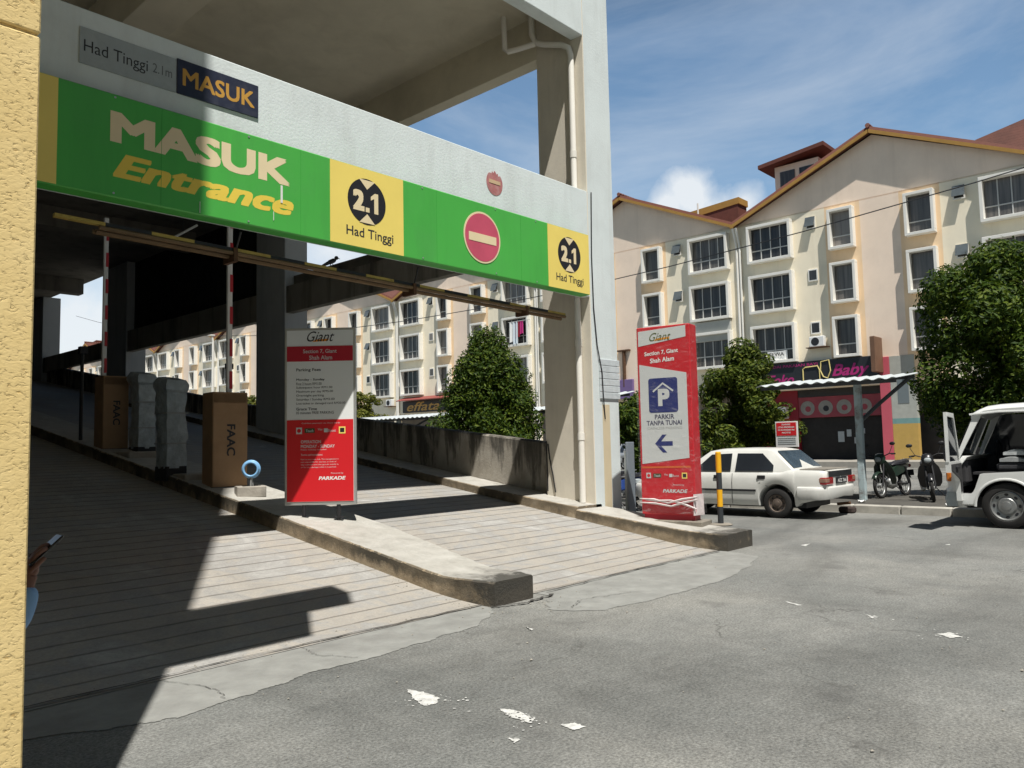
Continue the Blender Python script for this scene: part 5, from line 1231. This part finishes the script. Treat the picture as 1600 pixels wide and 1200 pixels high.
    if not hatch:
        for s in (1, -1):
            b = MB(); b.box(xr-.018, s*.40, .66, xr+.12, s*.765, .80, bev=.015); tl = b.build('tail_lamp', M_LAMPR, t)
            b = MB(); b.box(xr-.022, s*.60, .70, xr+.125, s*.77, .785, bev=.012); b.build('indicator', mat('smoky_lamp', (.30, .17, .12), .2, .2, 8), tl)
        for y0, y1 in ((-.60, -.02), (.0, .60)):
            b = MB(); b.box(xr-.012, y0, .805, xr+.05, y1, .915, bev=.006); b.build('boot_panel', mat('black_boot_panel', (.025, .027, .03), .3, .3, 5), t)
        b = MB(); b.box(xr-.03, -.26, .665, xr-.002, .26, .785, bev=.005); pl = b.build('number_plate', M_BLK, t)
        text(pl, 'lettering', 'AEZ 766', (xr-.031, .22, .69), UY, UZ, .44, .07, M_WHITE, .01)
        b = MB(); b.box(-1.5, -.66, .94, -1.44, .66, .955); b.build('wiper_cowl', M_TRIMB, t)
        b = MB(); b.box(-L2+.06, -.62, .938, -1.6, .62, .956, bev=.008); b.build('boot_lid', mat('dulled_boot_paint', (.22, .20, .17), .6, .25, 4), t)
        b = MB(); b.tube([(-1.9, -.45, .22), (-2.16, -.45, .25)], .03, 8); b.build('exhaust', M_RUST, t)
    else:
        for s in (1, -1):
            b = MB(); b.box(xr-.02, s*.52, .78, xr+.16, s*.77, 1.0, bev=.03); b.build('tail_lamp', M_LAMPR, t)
        b = MB(); b.box(xr-.03, -.26, .6, xr-.002, .26, .72); b.build('number_plate', M_BLK, t)
    b = MB(); b.box(-1.7, -.6, .2, 1.7, .6, .42); b.build('underbody', M_BLKMET, t)
    t.rotation_euler = (0, 0, rz_); return t
car('parked_car', 'old white sedan with a black boot panel and bare rusty wheels behind the bollard', 'car', (15.78, 7.96, 0), math.pi/2, M_CARW)
car('parked_car', 'silver hatchback far off in the gap between the white pillar and red totem', 'car', (38.2, 24.6, 0), -math.pi/2, mat('silver_car_paint', (.42, .43, .44), .3, .04, 3, metal=.4, coat=.3), True)

# ---- white van, front door standing open
VN = thing('white_van', 'white van with its front door standing open at the right edge', 'van', (15.93, 1.75, 0), local=True)
M_VW = mat('white_van_paint', (.70, .71, .69), .35, .04, 2, dirt=.2, dscale=3, dcol=(.45, .43, .38), coat=.3)
M_INT = mat('van_interior', (.035, .034, .036), .8, .2, 4)
# outline stations of the left side; x forward
HWV = .83
def vside(s):
    """side skin s=+1 left: lower panel with wheel arch, sill, rear quarter, pillars; door gap left open on the left"""
    b = MB(); ax, ra = 1.14, .45
    def col(x, zt):   # lower panel column
        lo = .36
        for a in (ax, -1.35):
            if abs(x-a) < ra: lo = max(lo, .36+math.sqrt(ra*ra-(x-a)**2)*1.0-.02)
        return lo, max(zt, lo+.03)
    front = [(1.98, .95), (1.90, 1.0)]
    zt = lerp([(-2.1, 1.0), (.80, 1.0), (.82, .94), (1.50, .90), (1.60, .62), (1.64, .56), (1.80, .56), (1.82, 1.18), (1.95, 1.05), (2.03, .98)]) if s > 0 else lerp([(-2.1, 1.0), (1.8, 1.05), (2.03, .98)])
    xs = sorted(set(dense(-2.1, 2.0, 60)+[ax+ra*math.cos(math.pi*k/20) for k in range(21)]+[-1.35+ra*math.cos(math.pi*k/20) for k in range(21)]+[.80, .82, 1.62, 1.66, 1.8, 1.82, 2.03]))
    rings = []
    for x in xs:
        lo, hi = col(x, zt(x)); y = HWV-(.12*((x-1.75)/.28)**2 if x > 1.75 else 0)-(.05*((-1.9-x)/.2)**2 if x < -1.9 else 0)
        rings.append([(x, s*(y-.03), lo), (x, s*y, lo+(hi-lo)*.12), (x, s*(y+.004), lo+(hi-lo)*.5), (x, s*y, hi), (x, s*(y-.05), hi), (x, s*(y-.06), lo)])
    b.loft(rings); return b.build('side_panel', M_VW, VN, smooth=35)
sp = vside(1); vside(-1)
# arch lips
for s in (1, -1):
    for ax in (1.14, -1.35):
        b = MB(); b.tube([(ax+.458*math.cos(math.pi*k/18), s*.835, .35+.458*math.sin(math.pi*k/18)) for k in range(19)], .022, 6); b.build('arch_lip', M_VW, VN, smooth=50)
yb, yt = .83, .70
sv = lambda z: yb-(z-1.0)/(1.95-1.0)*(yb-yt)
def vpoly(pts, s, m, nm, th=.04, off=0):
    b = MB(); q = [Vector((x, s*(sv(z)+off), z)) for x, z in pts]; plate_poly(b, q, (0, -s, 0), th); return b.build(nm, m, VN)
for s in (1, -1):
    vpoly([(1.86, 1.16), (1.80, 1.16), (1.43, 1.86), (1.55, 1.86)], s, M_VW, 'pillar')           # A pillar
    vpoly([(.80, .99), (.66, .99), (.64, 1.86), (.78, 1.86)], s, M_VW, 'pillar')                 # B pillar
    vpoly([(.66, 1.0), (-2.08, 1.0), (-2.06, 1.15), (.66, 1.15)], s, M_VW, 'waist_panel', .04)
    vpoly([(.64, 1.70), (-2.02, 1.70), (-2.0, 1.88), (.64, 1.88)], s, M_VW, 'rail', .04)
    vpoly([(-.62, 1.15), (-.72, 1.15), (-.72, 1.70), (-.62, 1.70)], s, M_VW, 'pillar'); vpoly([(-1.9, 1.15), (-2.07, 1.15), (-2.03, 1.7), (-1.88, 1.7)], s, M_VW, 'pillar')
    vpoly([(.64, 1.15), (-.62, 1.15), (-.62, 1.70), (.64, 1.70)], s, M_GLS, 'side_window', .008, -.015); vpoly([(-.72, 1.15), (-1.9, 1.15), (-1.88, 1.70), (-.72, 1.70)], s, M_GLS, 'side_window', .008, -.015)
vpoly([(1.80, .99), (.80, .99), (.78, 1.15), (1.80, 1.15)], -1, M_VW, 'waist_panel'); vpoly([(1.78, 1.15), (.80, 1.15), (.78, 1.84), (1.45, 1.84)], -1, M_GLS, 'side_window', .008, -.012)
b = MB(); rings = []
for x, z in ((1.60, 1.855), (1.52, 1.90), (1.40, 1.945), (1.2, 1.965), (.5, 1.985), (-.8, 1.985), (-1.8, 1.96), (-2.02, 1.93), (-2.08, 1.87)):
    rings.append([(x, .73, z-.10), (x, .735, z-.06), (x, .69, z-.015), (x, .4, z+.02), (x, 0, z+.03), (x, -.4, z+.02), (x, -.69, z-.015), (x, -.735, z-.06), (x, -.73, z-.10), (x, 0, z-.06)])
b.loft(rings); b.build('roof', M_VW, VN, smooth=40)
b = MB(); b.tube([(1.62, .745, 1.83), (1.2, .755, 1.86), (-2.05, .755, 1.855)], .018, 6); b.build('gutter', M_VW, VN)
# nose
b = MB(); rings = []
for z, x, hw in ((.32, 1.95, .74), (.40, 2.06, .78), (.62, 2.09, .80), (.66, 2.05, .80), (.92, 2.03, .80), (1.05, 1.99, .79), (1.17, 1.90, .78), (1.19, 1.84, .77)):
    rings.append([(x-.21, hw, z), (x-.16, hw, z), (x-.05, hw-.06, z), (x, hw-.22, z), (x+.02, 0, z), (x, -hw+.22, z), (x-.05, -hw+.06, z), (x-.16, -hw, z), (x-.21, -hw, z)])
b.loft(rings); b.build('nose', M_VW, VN, smooth=40)
b = MB(); q = [Vector((1.90, .70, 1.18)), Vector((1.90, -.70, 1.18)), Vector((1.585, -.62, 1.85)), Vector((1.585, .62, 1.85))]; plate_poly(b, q, (.7, 0, .4), .006); b.build('windscreen', M_GLS, VN)
for s in (1, -1):
    b = MB(); b.box(1.95, s*.66, .76, 2.03, s*.785, .92, bev=.02); b.build('indicator', M_LAMPA, VN)
    b = MB(); b.box(1.99, s*.35, .74, 2.065, s*.655, .93, bev=.02); b.build('headlight', M_GREYP, VN)
b = MB(); rings = []
for y in dense(-.82, .82, 14): rings.append([(1.88, y, .34), (2.12-.10*(abs(y)/.82)**4, y, .34), (2.14-.10*(abs(y)/.82)**4, y, .47), (2.10-.10*(abs(y)/.82)**4, y, .58), (1.88, y, .58)])
b.loft(rings); b.build('bumper', M_GREYP, VN, smooth=40)
b = MB(); b.box(-2.12, -.78, .40, -2.05, .78, 1.2, bev=.02); b.box(-2.11, -.72, 1.2, -2.04, .72, 1.9); b.build('tailgate', M_VW, VN)
for s in (1, -1): wheel(VN, 1.15, s*.72, .37, .2, M_RIMS, side=s, nh=8, rr_=.66)
for s in (1, -1): wheel(VN, -1.35, s*.72, .37, .2, M_RIMS, side=s, nh=8, rr_=.66)
b = MB(); b.box(-2.0, -.76, .5, .8, .76, .72); b.box(.8, -.76, .88, 1.62, .76, .92); b.box(1.56, -.76, .50, 1.85, .76, .56); b.box(-2.0, -.5, .3, 1.8, .5, .5); b.build('floor', M_INT, VN)
b = MB(); b.box(.70, -.775, .40, 1.88, -.74, 1.16); b.box(1.84, -.7401, .45, 1.87, .74, 1.16); b.build('lining', M_INT, VN)
b = MB(); b.box(1.70, -.74, .72, 1.88, .74, 1.14, bev=.04); b.build('dashboard', M_INT, VN)
b = MB(); b.box(.62, -.74, .72, .66, .74, 1.84); b.build('bulkhead', M_INT, VN)
for y in (.38, -.42):
    b = MB(); b.box(.78, y-.26, .93, 1.30, y+.26, 1.08, bev=.05); b.box(.70, y-.25, 1.06, .86, y+.25, 1.62, bev=.06); b.box(.72, y-.13, 1.62, .82, y+.13, 1.8, bev=.04); b.build('seat', mat('dark_seat_cloth', (.05, .05, .055), .9, .3, 12), VN)
b = MB(); b.tube([(1.45, -.42+.19*math.cos(a*math.pi/12), 1.22+.19*math.sin(a*math.pi/12)) for a in range(25)], .014, 6); b.build('steering_wheel', M_BLK, VN)
b = MB(); b.box(.665, .02, .72, .70, .7, 1.84); b.build('trim', M_INT, VN)
# bundles on the seat (things of their own)
for i, (z, w_) in enumerate(((1.09, .23), (1.20, .19))):
    b = MB(); Mv = Matrix.Translation((15.93, 1.75, 0)) @ Matrix.Rotation(math.pi/2, 4, 'Z')
    rings = []
    for k in range(9):
        f = k/8; x = .88+.36*f-(.05 if i else 0); h_ = .095*math.sin(math.pi*min(max(f, .08), .92))**.4; rings.append([(x, .42-w_, z), (x, .42-w_*.98, z+h_*.8), (x, .42-w_*.6, z+h_), (x, .42+w_*.5, z+h_*1.02), (x, .42+w_*.98, z+h_*.8), (x, .42+w_, z)])
    b.loft(rings, M=Mv); tag(b.build('folded_cloth', mat('pale_grey_cloth' if i else 'grey_cloth', (.45, .47, .47) if i else (.27, .28, .28), .9, .25, 14), None, smooth=50), ('pale grey folded cloth on top of the bundle on the van seat' if i else 'darker grey folded cloth lying directly on the van seat'), 'cloth', 'folded cloths on the van seat')
# open door: hinged at x=1.80, swung out nearly square to the side
dg_ = Matrix.Translation((1.80, .80, 0)) @ Matrix.Rotation(R(86), 4, 'Z')    # door's own length runs along -x when shut
Md = Matrix.Translation((1.80, .84, 0)) @ Matrix.Rotation(R(-86), 4, 'Z')
def dpl(pts, m, nm, y0, th, par=None):
    b = MB(); q = [Vector((x, y0, z)) for x, z in pts]; plate_poly(b, q, (0, 1, 0), th); b.v = [tuple(Md @ Vector(p)) for p in b.v]; return b.build(nm, m, par or VN)
dr = dpl([(0, .45), (-.18, .45), (-.20, .78), (-.45, .93), (-.97, .95), (-.98, 1.12), (0, 1.12)], M_VW, 'door', -.03, .07)
dpl([(0, 1.12), (-.06, 1.12), (-.40, 1.78), (-.93, 1.80), (-.93, 1.12), (-.99, 1.12), (-.99, 1.86), (-.37, 1.85)], M_VW, 'window_frame', -.02, .045, dr)
dpl([(-.06, 1.12), (-.93, 1.12), (-.93, 1.80), (-.40, 1.78)], M_GLS, 'door_glass', -.005, .008, dr)
dpl([(-.06, .6), (-.16, .6), (-.2, .8), (-.9, .98), (-.9, 1.08), (-.06, 1.08)], M_INT, 'door_card', -.045, .014, dr)
b = MB(); b.box(-.62, -.075, 1.0, -.42, -.046, 1.04, bev=.008); b.v = [tuple(Md @ Vector(p)) for p in b.v]; b.build('door_pull', M_BLK, dr)
b = MB(); b.box(-.2, .06, 1.1, -.08, .20, 1.34, bev=.03); b.tube([(-.08, .04, 1.12), (-.14, .12, 1.16)], .012, 6); b.v = [tuple(Md @ Vector(p)) for p in b.v]; b.build('mirror', M_BLK, dr)
for o in VN.children_recursive:
    for v in o.data.vertices:
        if v.co.z > 1.15: v.co.z = 1.15+(v.co.z-1.15)*1.09
VN.rotation_euler = (0, 0, math.pi/2)

# ------------------------------------------------------------------ motorcycles
def motorcycle(col):
    t = thing('motorcycle', 'dark underbone motorcycle', 'motorcycle', (0, 0, 0), 'motorcycles parked on the median', local=True)
    for x in (.62, -.60):
        M = Matrix.Translation((x, 0, .285)) @ Matrix.Rotation(math.pi/2, 4, 'X')
        b = MB(); b.tube([(.25*math.cos(a*math.pi/16), .25*math.sin(a*math.pi/16), 0) for a in range(33)], .037, 8, M=M, caps=False); wn = b.build('wheel', M_TYRE, t, smooth=50)
        b = MB(); b.tube([(.215*math.cos(a*math.pi/16), .215*math.sin(a*math.pi/16), 0) for a in range(33)], .012, 6, M=M, caps=False)
        for k in range(12): a = math.pi*k/6; b.tube([(0, 0, .02*(-1)**k), (.21*math.cos(a), .21*math.sin(a), 0)], .004, 4, M=M)
        b.lathe([(.0, -.05), (.055, -.05), (.055, .05), (0, .05)], 12, M=M); b.build('rim', M_SILV, wn)
        b = MB(); rings = []
        for k in range(9):
            a = R(35+(110 if x > 0 else 120)*k/8); rr_ = .31; cx, cz = x+rr_*math.cos(a), .285+rr_*math.sin(a); rings.append([(cx, -.055, cz-.02), (cx, -.045, cz), (cx, 0, cz+.018), (cx, .045, cz), (cx, .055, cz-.02), (cx, 0, cz-.0)])
        b.loft(rings); b.build('mudguard', col, t, smooth=50)
    b = MB()
    for s in (1, -1): b.tube([(.62, s*.07, .285), (.50, s*.07, .62), (.42, s*.06, .84)], [.02, .022, .024], 8)
    b.tube([(.42, 0, .80), (.40, 0, .95)], .025, 8); b.build('fork', M_BLKMET, t, smooth=50)
    b = MB(); b.tube([(.40, .33, .98), (.42, .22, 1.0), (.40, .08, .95), (.40, -.08, .95), (.42, -.22, 1.0), (.38, -.33, .98)], .013, 7); b.build('handlebar', M_BLKMET, t, smooth=50)
    for s in (1, -1):
        b = MB(); b.tube([(.40, s*.34, .985), (.36, s*.24, .99)], .02, 7); b.build('grip', M_BLK, t)
        b = MB(); b.tube([(.42, s*.22, 1.0), (.40, s*.30, 1.17)], .007, 5); b.ball((.40, s*.31, 1.22), (.02, .065, .045), 6); b.build('mirror', M_BLKMET, t, smooth=60)
    b = MB(); rings = []
    for x, w_, z0, z1 in ((.56, .05, .80, .92), (.52, .11, .76, 1.0), (.44, .13, .78, 1.03), (.36, .10, .82, 1.0), (.33, .06, .85, .95)):
        rings.append([(x, -w_, (z0+z1)/2), (x, -w_*.7, z1-.02), (x, 0, z1), (x, w_*.7, z1-.02), (x, w_, (z0+z1)/2), (x, w_*.6, z0), (x, -w_*.6, z0)])
    b.loft(rings); b.build('cowl', col, t, smooth=50)
    b = MB(); b.ball((.55, 0, .88), (.03, .075, .06), 7); b.build('headlight', M_GREYP, t, smooth=60)
    for s in (1, -1):   # leg shield
        b = MB(); rings = []
        for z, x, y0, y1 in ((.86, .40, .03, .10), (.72, .36, .06, .20), (.55, .30, .08, .24), (.38, .24, .08, .22), (.30, .22, .09, .17)):
            rings.append([(x, s*y0, z), (x+.05, s*(y0+.02), z), (x+.03, s*y1, z), (x-.0, s*y1, z)])
        b.loft(rings); b.build('leg_shield', col, t, smooth=50)
    b = MB(); rings = []
    for x, w_, z0, z1 in ((.34, .05, .62, .84), (.2, .06, .48, .66), (.05, .08, .44, .66), (-.1, .11, .46, .74), (-.4, .11, .52, .76), (-.75, .08, .64, .76), (-.88, .04, .70, .76)):
        rings.append([(x, -w_, z0+.03), (x, -w_, z1-.03), (x, -w_*.6, z1), (x, w_*.6, z1), (x, w_, z1-.03), (x, w_, z0+.03), (x, w_*.5, z0), (x, -w_*.5, z0)])
    b.loft(rings); b.build('body', col, t, smooth=45)
    b = MB(); rings = []
    for x, w_, z0, z1 in ((.02, .06, .73, .76), (-.06, .11, .735, .80), (-.3, .14, .745, .815), (-.5, .15, .76, .85), (-.72, .13, .77, .85), (-.80, .08, .775, .83)):
        rings.append([(x, -w_, z0), (x, -w_, z1-.02), (x, -w_*.6, z1), (x, w_*.6, z1), (x, w_, z1-.02), (x, w_, z0)])
    b.loft(rings); b.build('seat', M_BLK, t, smooth=50)
    b = MB(); b.ball((.08, 0, .36), (.16, .13, .11), 7); b.tube([(.02, -.1, .33), (-.2, -.14, .24)], .022, 7); b.box(-.05, -.1, .24, .22, .1, .38, bev=.03); b.build('engine', M_SILV, t, smooth=45)
    b = MB(); b.tube([(.1, -.12, .26), (-.3, -.16, .22), (-.75, -.17, .33)], [.02, .045, .05], 9); b.build('exhaust', M_SILV, t, smooth=50)
    for s in (1, -1):
        b = MB(); b.tube([(-.60, s*.1, .285), (-.52, s*.11, .68)], [.024, .028], 8); b.tube([(-.60, s*.07, .285), (.0, s*.09, .32)], .02, 6); b.build('swing_arm', M_BLKMET, t)
    b = MB(); b.box(-.93, -.07, .66, -.87, .07, .74, bev=.02); b.build('tail_lamp', M_LAMPR, t)
    b = MB(); b.tube([(-.74, .12, .84), (-.95, .1, .86), (-.95, -.1, .86), (-.74, -.12, .84)], .010, 6); b.build('grab_rail', M_SILV, t)
    b = MB(); b.tube([(.05, .1, .25), (.0, .28, .02)], .012, 6); b.build('stand', M_BLKMET, t)
    b = MB(); b.box(-.97, -.09, .46, -.955, .09, .60); b.build('number_plate', M_BLK, t)
    return t
BK = motorcycle(mat('black_bike_plastic', (.018, .018, .02), .3, .2, 6, spec=.6))
BK.location = (19.0, 5.02, .15); BK.rotation_euler = (R(5), 0, R(196)); rename(BK, 'black motorcycle with a round mirror standing just left of the white van')
def bike(x, y, z, a, label, colr=None, lean=5):
    c = copy_tree(BK); c.location = (x, y, z); c.rotation_euler = (R(lean), 0, R(a)); rename(c, label)
    if colr:
        for ch in c.children:
            if ch.data and ch.data.materials and ch.data.materials[0].name == 'black_bike_plastic':
                ch.data = ch.data.copy(); ch.data.materials[0] = colr
    return c
bike(19.6, 6.0, .15, 172, 'dark green motorcycle behind the pale blue canopy post', mat('dark_green_bike', (.015, .03, .02), .3, .2, 6, spec=.6))
bike(19.4, 4.3, .15, 200, 'dark motorcycle half hidden behind the open van door', mat('grey_bike', (.04, .04, .045), .35, .2, 6, spec=.6))
bike(14.8, 10.35, 0, 150, 'blue motorcycle peeping out left of the red totem', mat('blue_bike', (.02, .05, .20), .3, .2, 6, spec=.6))
bike(15.5, 11.3, 0, 160, 'black motorcycle beside the blue one, mostly behind the red totem', mat('black_bike_two', (.02, .02, .022), .4, .2, 6))
# bits of rubbish
b = MB(); b.box(16.62, 5.9, .004, 16.85, 6.2, .13, bev=.03)
tag(b.build('rubble', mat('dark_rubble', (.05, .035, .03), .9, .4, 14)), 'dark lump of rubble at the kerb behind the white sedan', 'rubble')
rnd = random.Random(21)
for i, (x, y, s) in enumerate(((17.6, 6.05, .1), (17.4, 4.2, .16), (17.3, 3.9, .12), (17.9, 3.6, .15))):
    b = MB(); Mv = Matrix.Translation((x, y, .17 if x > 17 else .012)) @ Matrix.Rotation(rnd.uniform(0, 3), 4, 'Z')
    g = 5; vs = [((i2-2)*s/2, (j-2)*s/3, .02*math.sin(i2*2+j*1.7)+.02) for i2 in range(g) for j in range(g)]
    b.add(vs+[(a, c, d-.004) for a, c, d in vs], [(i2*g+j, i2*g+j+1, (i2+1)*g+j+1, (i2+1)*g+j) for i2 in range(g-1) for j in range(g-1)], 0, Mv)
    lb = ['scrap of white paper on the median by the canopy post', 'pale scrap of litter on the median under the motorcycle front', 'small crumpled litter scrap near the van bumper', 'litter scrap on the median beneath the open van door'][i]
    tag(b.build('litter', M_WHITE), lb, 'litter', 'scraps of litter')

# ------------------------------------------------------------------ person half hidden behind the yellow corner
def skin(name, verts, edges, rad, m, parent, sub=2):
    me = bpy.data.meshes.new(name); o0 = ORG[parent.name]
    me.from_pydata([tuple(Vector(v)-o0) for v in verts], edges, []); o = bpy.data.objects.new('tmp', me); COL.objects.link(o)
    o.modifiers.new('s', 'SKIN'); sk = me.skin_vertices[0].data if me.skin_vertices else None
    if sk is None:
        bm = bmesh.new(); bm.from_mesh(me); lay = bm.verts.layers.skin.verify(); bm.to_mesh(me); bm.free(); sk = me.skin_vertices[0].data
    for i, r_ in enumerate(rad): sk[i].radius = (r_, r_) if not isinstance(r_, tuple) else r_
    sk[0].use_root = True
    md = o.modifiers.new('u', 'SUBSURF'); md.levels = sub; md.render_levels = sub
    dg = bpy.context.evaluated_depsgraph_get(); ne_ = bpy.data.meshes.new_from_object(o.evaluated_get(dg)); bpy.data.objects.remove(o)
    ne_.materials.clear(); ne_.materials.append(m); ne_.polygons.foreach_set('use_smooth', [True]*len(ne_.polygons)); ne_.name = name
    return link(name, ne_, parent)
PX, PY = .555, 3.52
PR = thing('person', 'person in a pale blue shirt holding a phone, mostly hidden behind the yellow corner', 'person', (PX, PY, 0))
M_SKIN = mat('brown_skin', (.16, .075, .05), .55, .08, 8)
V = [(PX, PY, .86), (PX, PY, 1.02), (PX+.02, PY, 1.2), (PX+.02, PY, 1.32), (PX+.04, PY, 1.40), (PX+.07, PY, 1.50), (PX+.075, PY, 1.58),   # 0-6 pelvis..crown
     (PX+.02, PY-.17, 1.31), (PX+.22, PY-.2, 1.10), (PX+.30, PY-.2, 1.0), (PX+.40, PY-.215, 1.085),   # 7 shoulder 8.. elbow 9 wrist 10
     (PX+.02, PY+.17, 1.31), (PX+.0, PY+.23, 1.05), (PX+.12, PY+.18, .85),
     (PX, PY-.09, .80), (PX+.03, PY-.10, .46), (PX, PY-.10, .08), (PX+.14, PY-.11, .04),
     (PX, PY+.09, .80), (PX+.03, PY+.10, .46), (PX, PY+.10, .08), (PX+.14, PY+.11, .04)]
V[8] = (PX+.20, PY-.22, 1.02); V[9] = (PX+.37, PY-.22, .93)
E_ = [(0, 1), (1, 2), (2, 3), (3, 4), (4, 5), (5, 6), (3, 7), (7, 8), (8, 9), (9, 10), (3, 11), (11, 12), (12, 13), (0, 14), (14, 15), (15, 16), (16, 17), (0, 18), (18, 19), (19, 20), (20, 21)]
Rd = [.115, .11, .12, .10, .05, .085, .06, .06, .045, .04, .028, .06, .045, .03, .085, .06, .04, .032, .085, .06, .04, .032]
wr_ = Vector((PX+.40, PY-.215, 1.085)); 
# palm and five fingers curled round the phone
V += [tuple(wr_+Vector((.018, 0, .055)))]; Rd.append((.036, .022)); E_.append((10, 22))
fing = [((.012, -.03, .09), (.035, -.04, .115), (.055, -.03, .12)), ((.02, -.012, .098), (.046, -.02, .128), (.068, -.010, .13)), ((.024, .008, .098), (.05, .004, .126), (.07, .012, .126)), ((.022, .026, .09), (.045, .028, .112), (.06, .03, .112)), ((.0, -.028, .04), (.022, -.048, .07), (.045, -.05, .09))]
for f_ in fing:
    i0 = 22
    for p in f_: V.append(tuple(wr_+Vector(p))); Rd.append(.0092); E_.append((i0, len(V)-1)); i0 = len(V)-1
body = skin('body', V, E_, Rd, M_SKIN, PR)
SH = [V[1], V[2], V[3], tuple(Vector(V[4])-Vector((0, 0, .02))), V[7], V[8], V[9], tuple(Vector(V[9]).lerp(Vector(V[10]), .97)), V[11], V[12], V[13], (PX, PY, .82)]
skin('shirt', SH, [(0, 1), (1, 2), (2, 3), (2, 4), (4, 5), (5, 6), (6, 7), (2, 8), (8, 9), (9, 10), (0, 11)], [.135, .14, .12, .062, .078, .062, .06, .05, .078, .062, .045, .14], mat('pale_blue_shirt', (.22, .38, .60), .85, .12, 9), PR)
TR = [(PX, PY, .86), V[14], V[15], V[16], V[18], V[19], V[20]]
skin('trousers', TR, [(0, 1), (1, 2), (2, 3), (0, 4), (4, 5), (5, 6)], [.14, .10, .075, .06, .10, .075, .06], mat('dark_trousers', (.02, .022, .03), .85, .2, 9), PR)
b = MB(); b.ball((PX+.065, PY, 1.535), (.105, .092, .085), 9); b.v = [(x-.02 if z < 1.52 else x, y, max(z, 1.46+.25*max(0, x-PX-.04))) for x, y, z in b.v]; b.build('hair', M_BLK, PR, smooth=60)
b = MB()
for s_ in (1, -1): b.ball((PX+.152, PY+s_*.032, 1.505), (.008, .012, .009), 6)
b.ball((PX+.166, PY, 1.48), (.018, .014, .022), 6); b.build('face', M_SKIN, PR, smooth=60)
for s_ in (1, -1):
    b = MB(); b.box(PX-.06, PY+s_*.105-.045, 0, PX+.2, PY+s_*.105+.045, .075, bev=.03); b.build('shoe', M_BLK, PR)
b = MB(); Mph = Matrix.Translation(wr_+Vector((.052, -.005, .11))) @ Matrix.Rotation(R(48), 4, 'Y'); b.box(-.005, -.035, -.075, .005, .035, .075, bev=.004, M=Mph)
tag(b.build('phone', mat('phone_black', (.01, .01, .012), .2, .1, 5)), 'black phone held in the hand behind the yellow corner', 'phone')
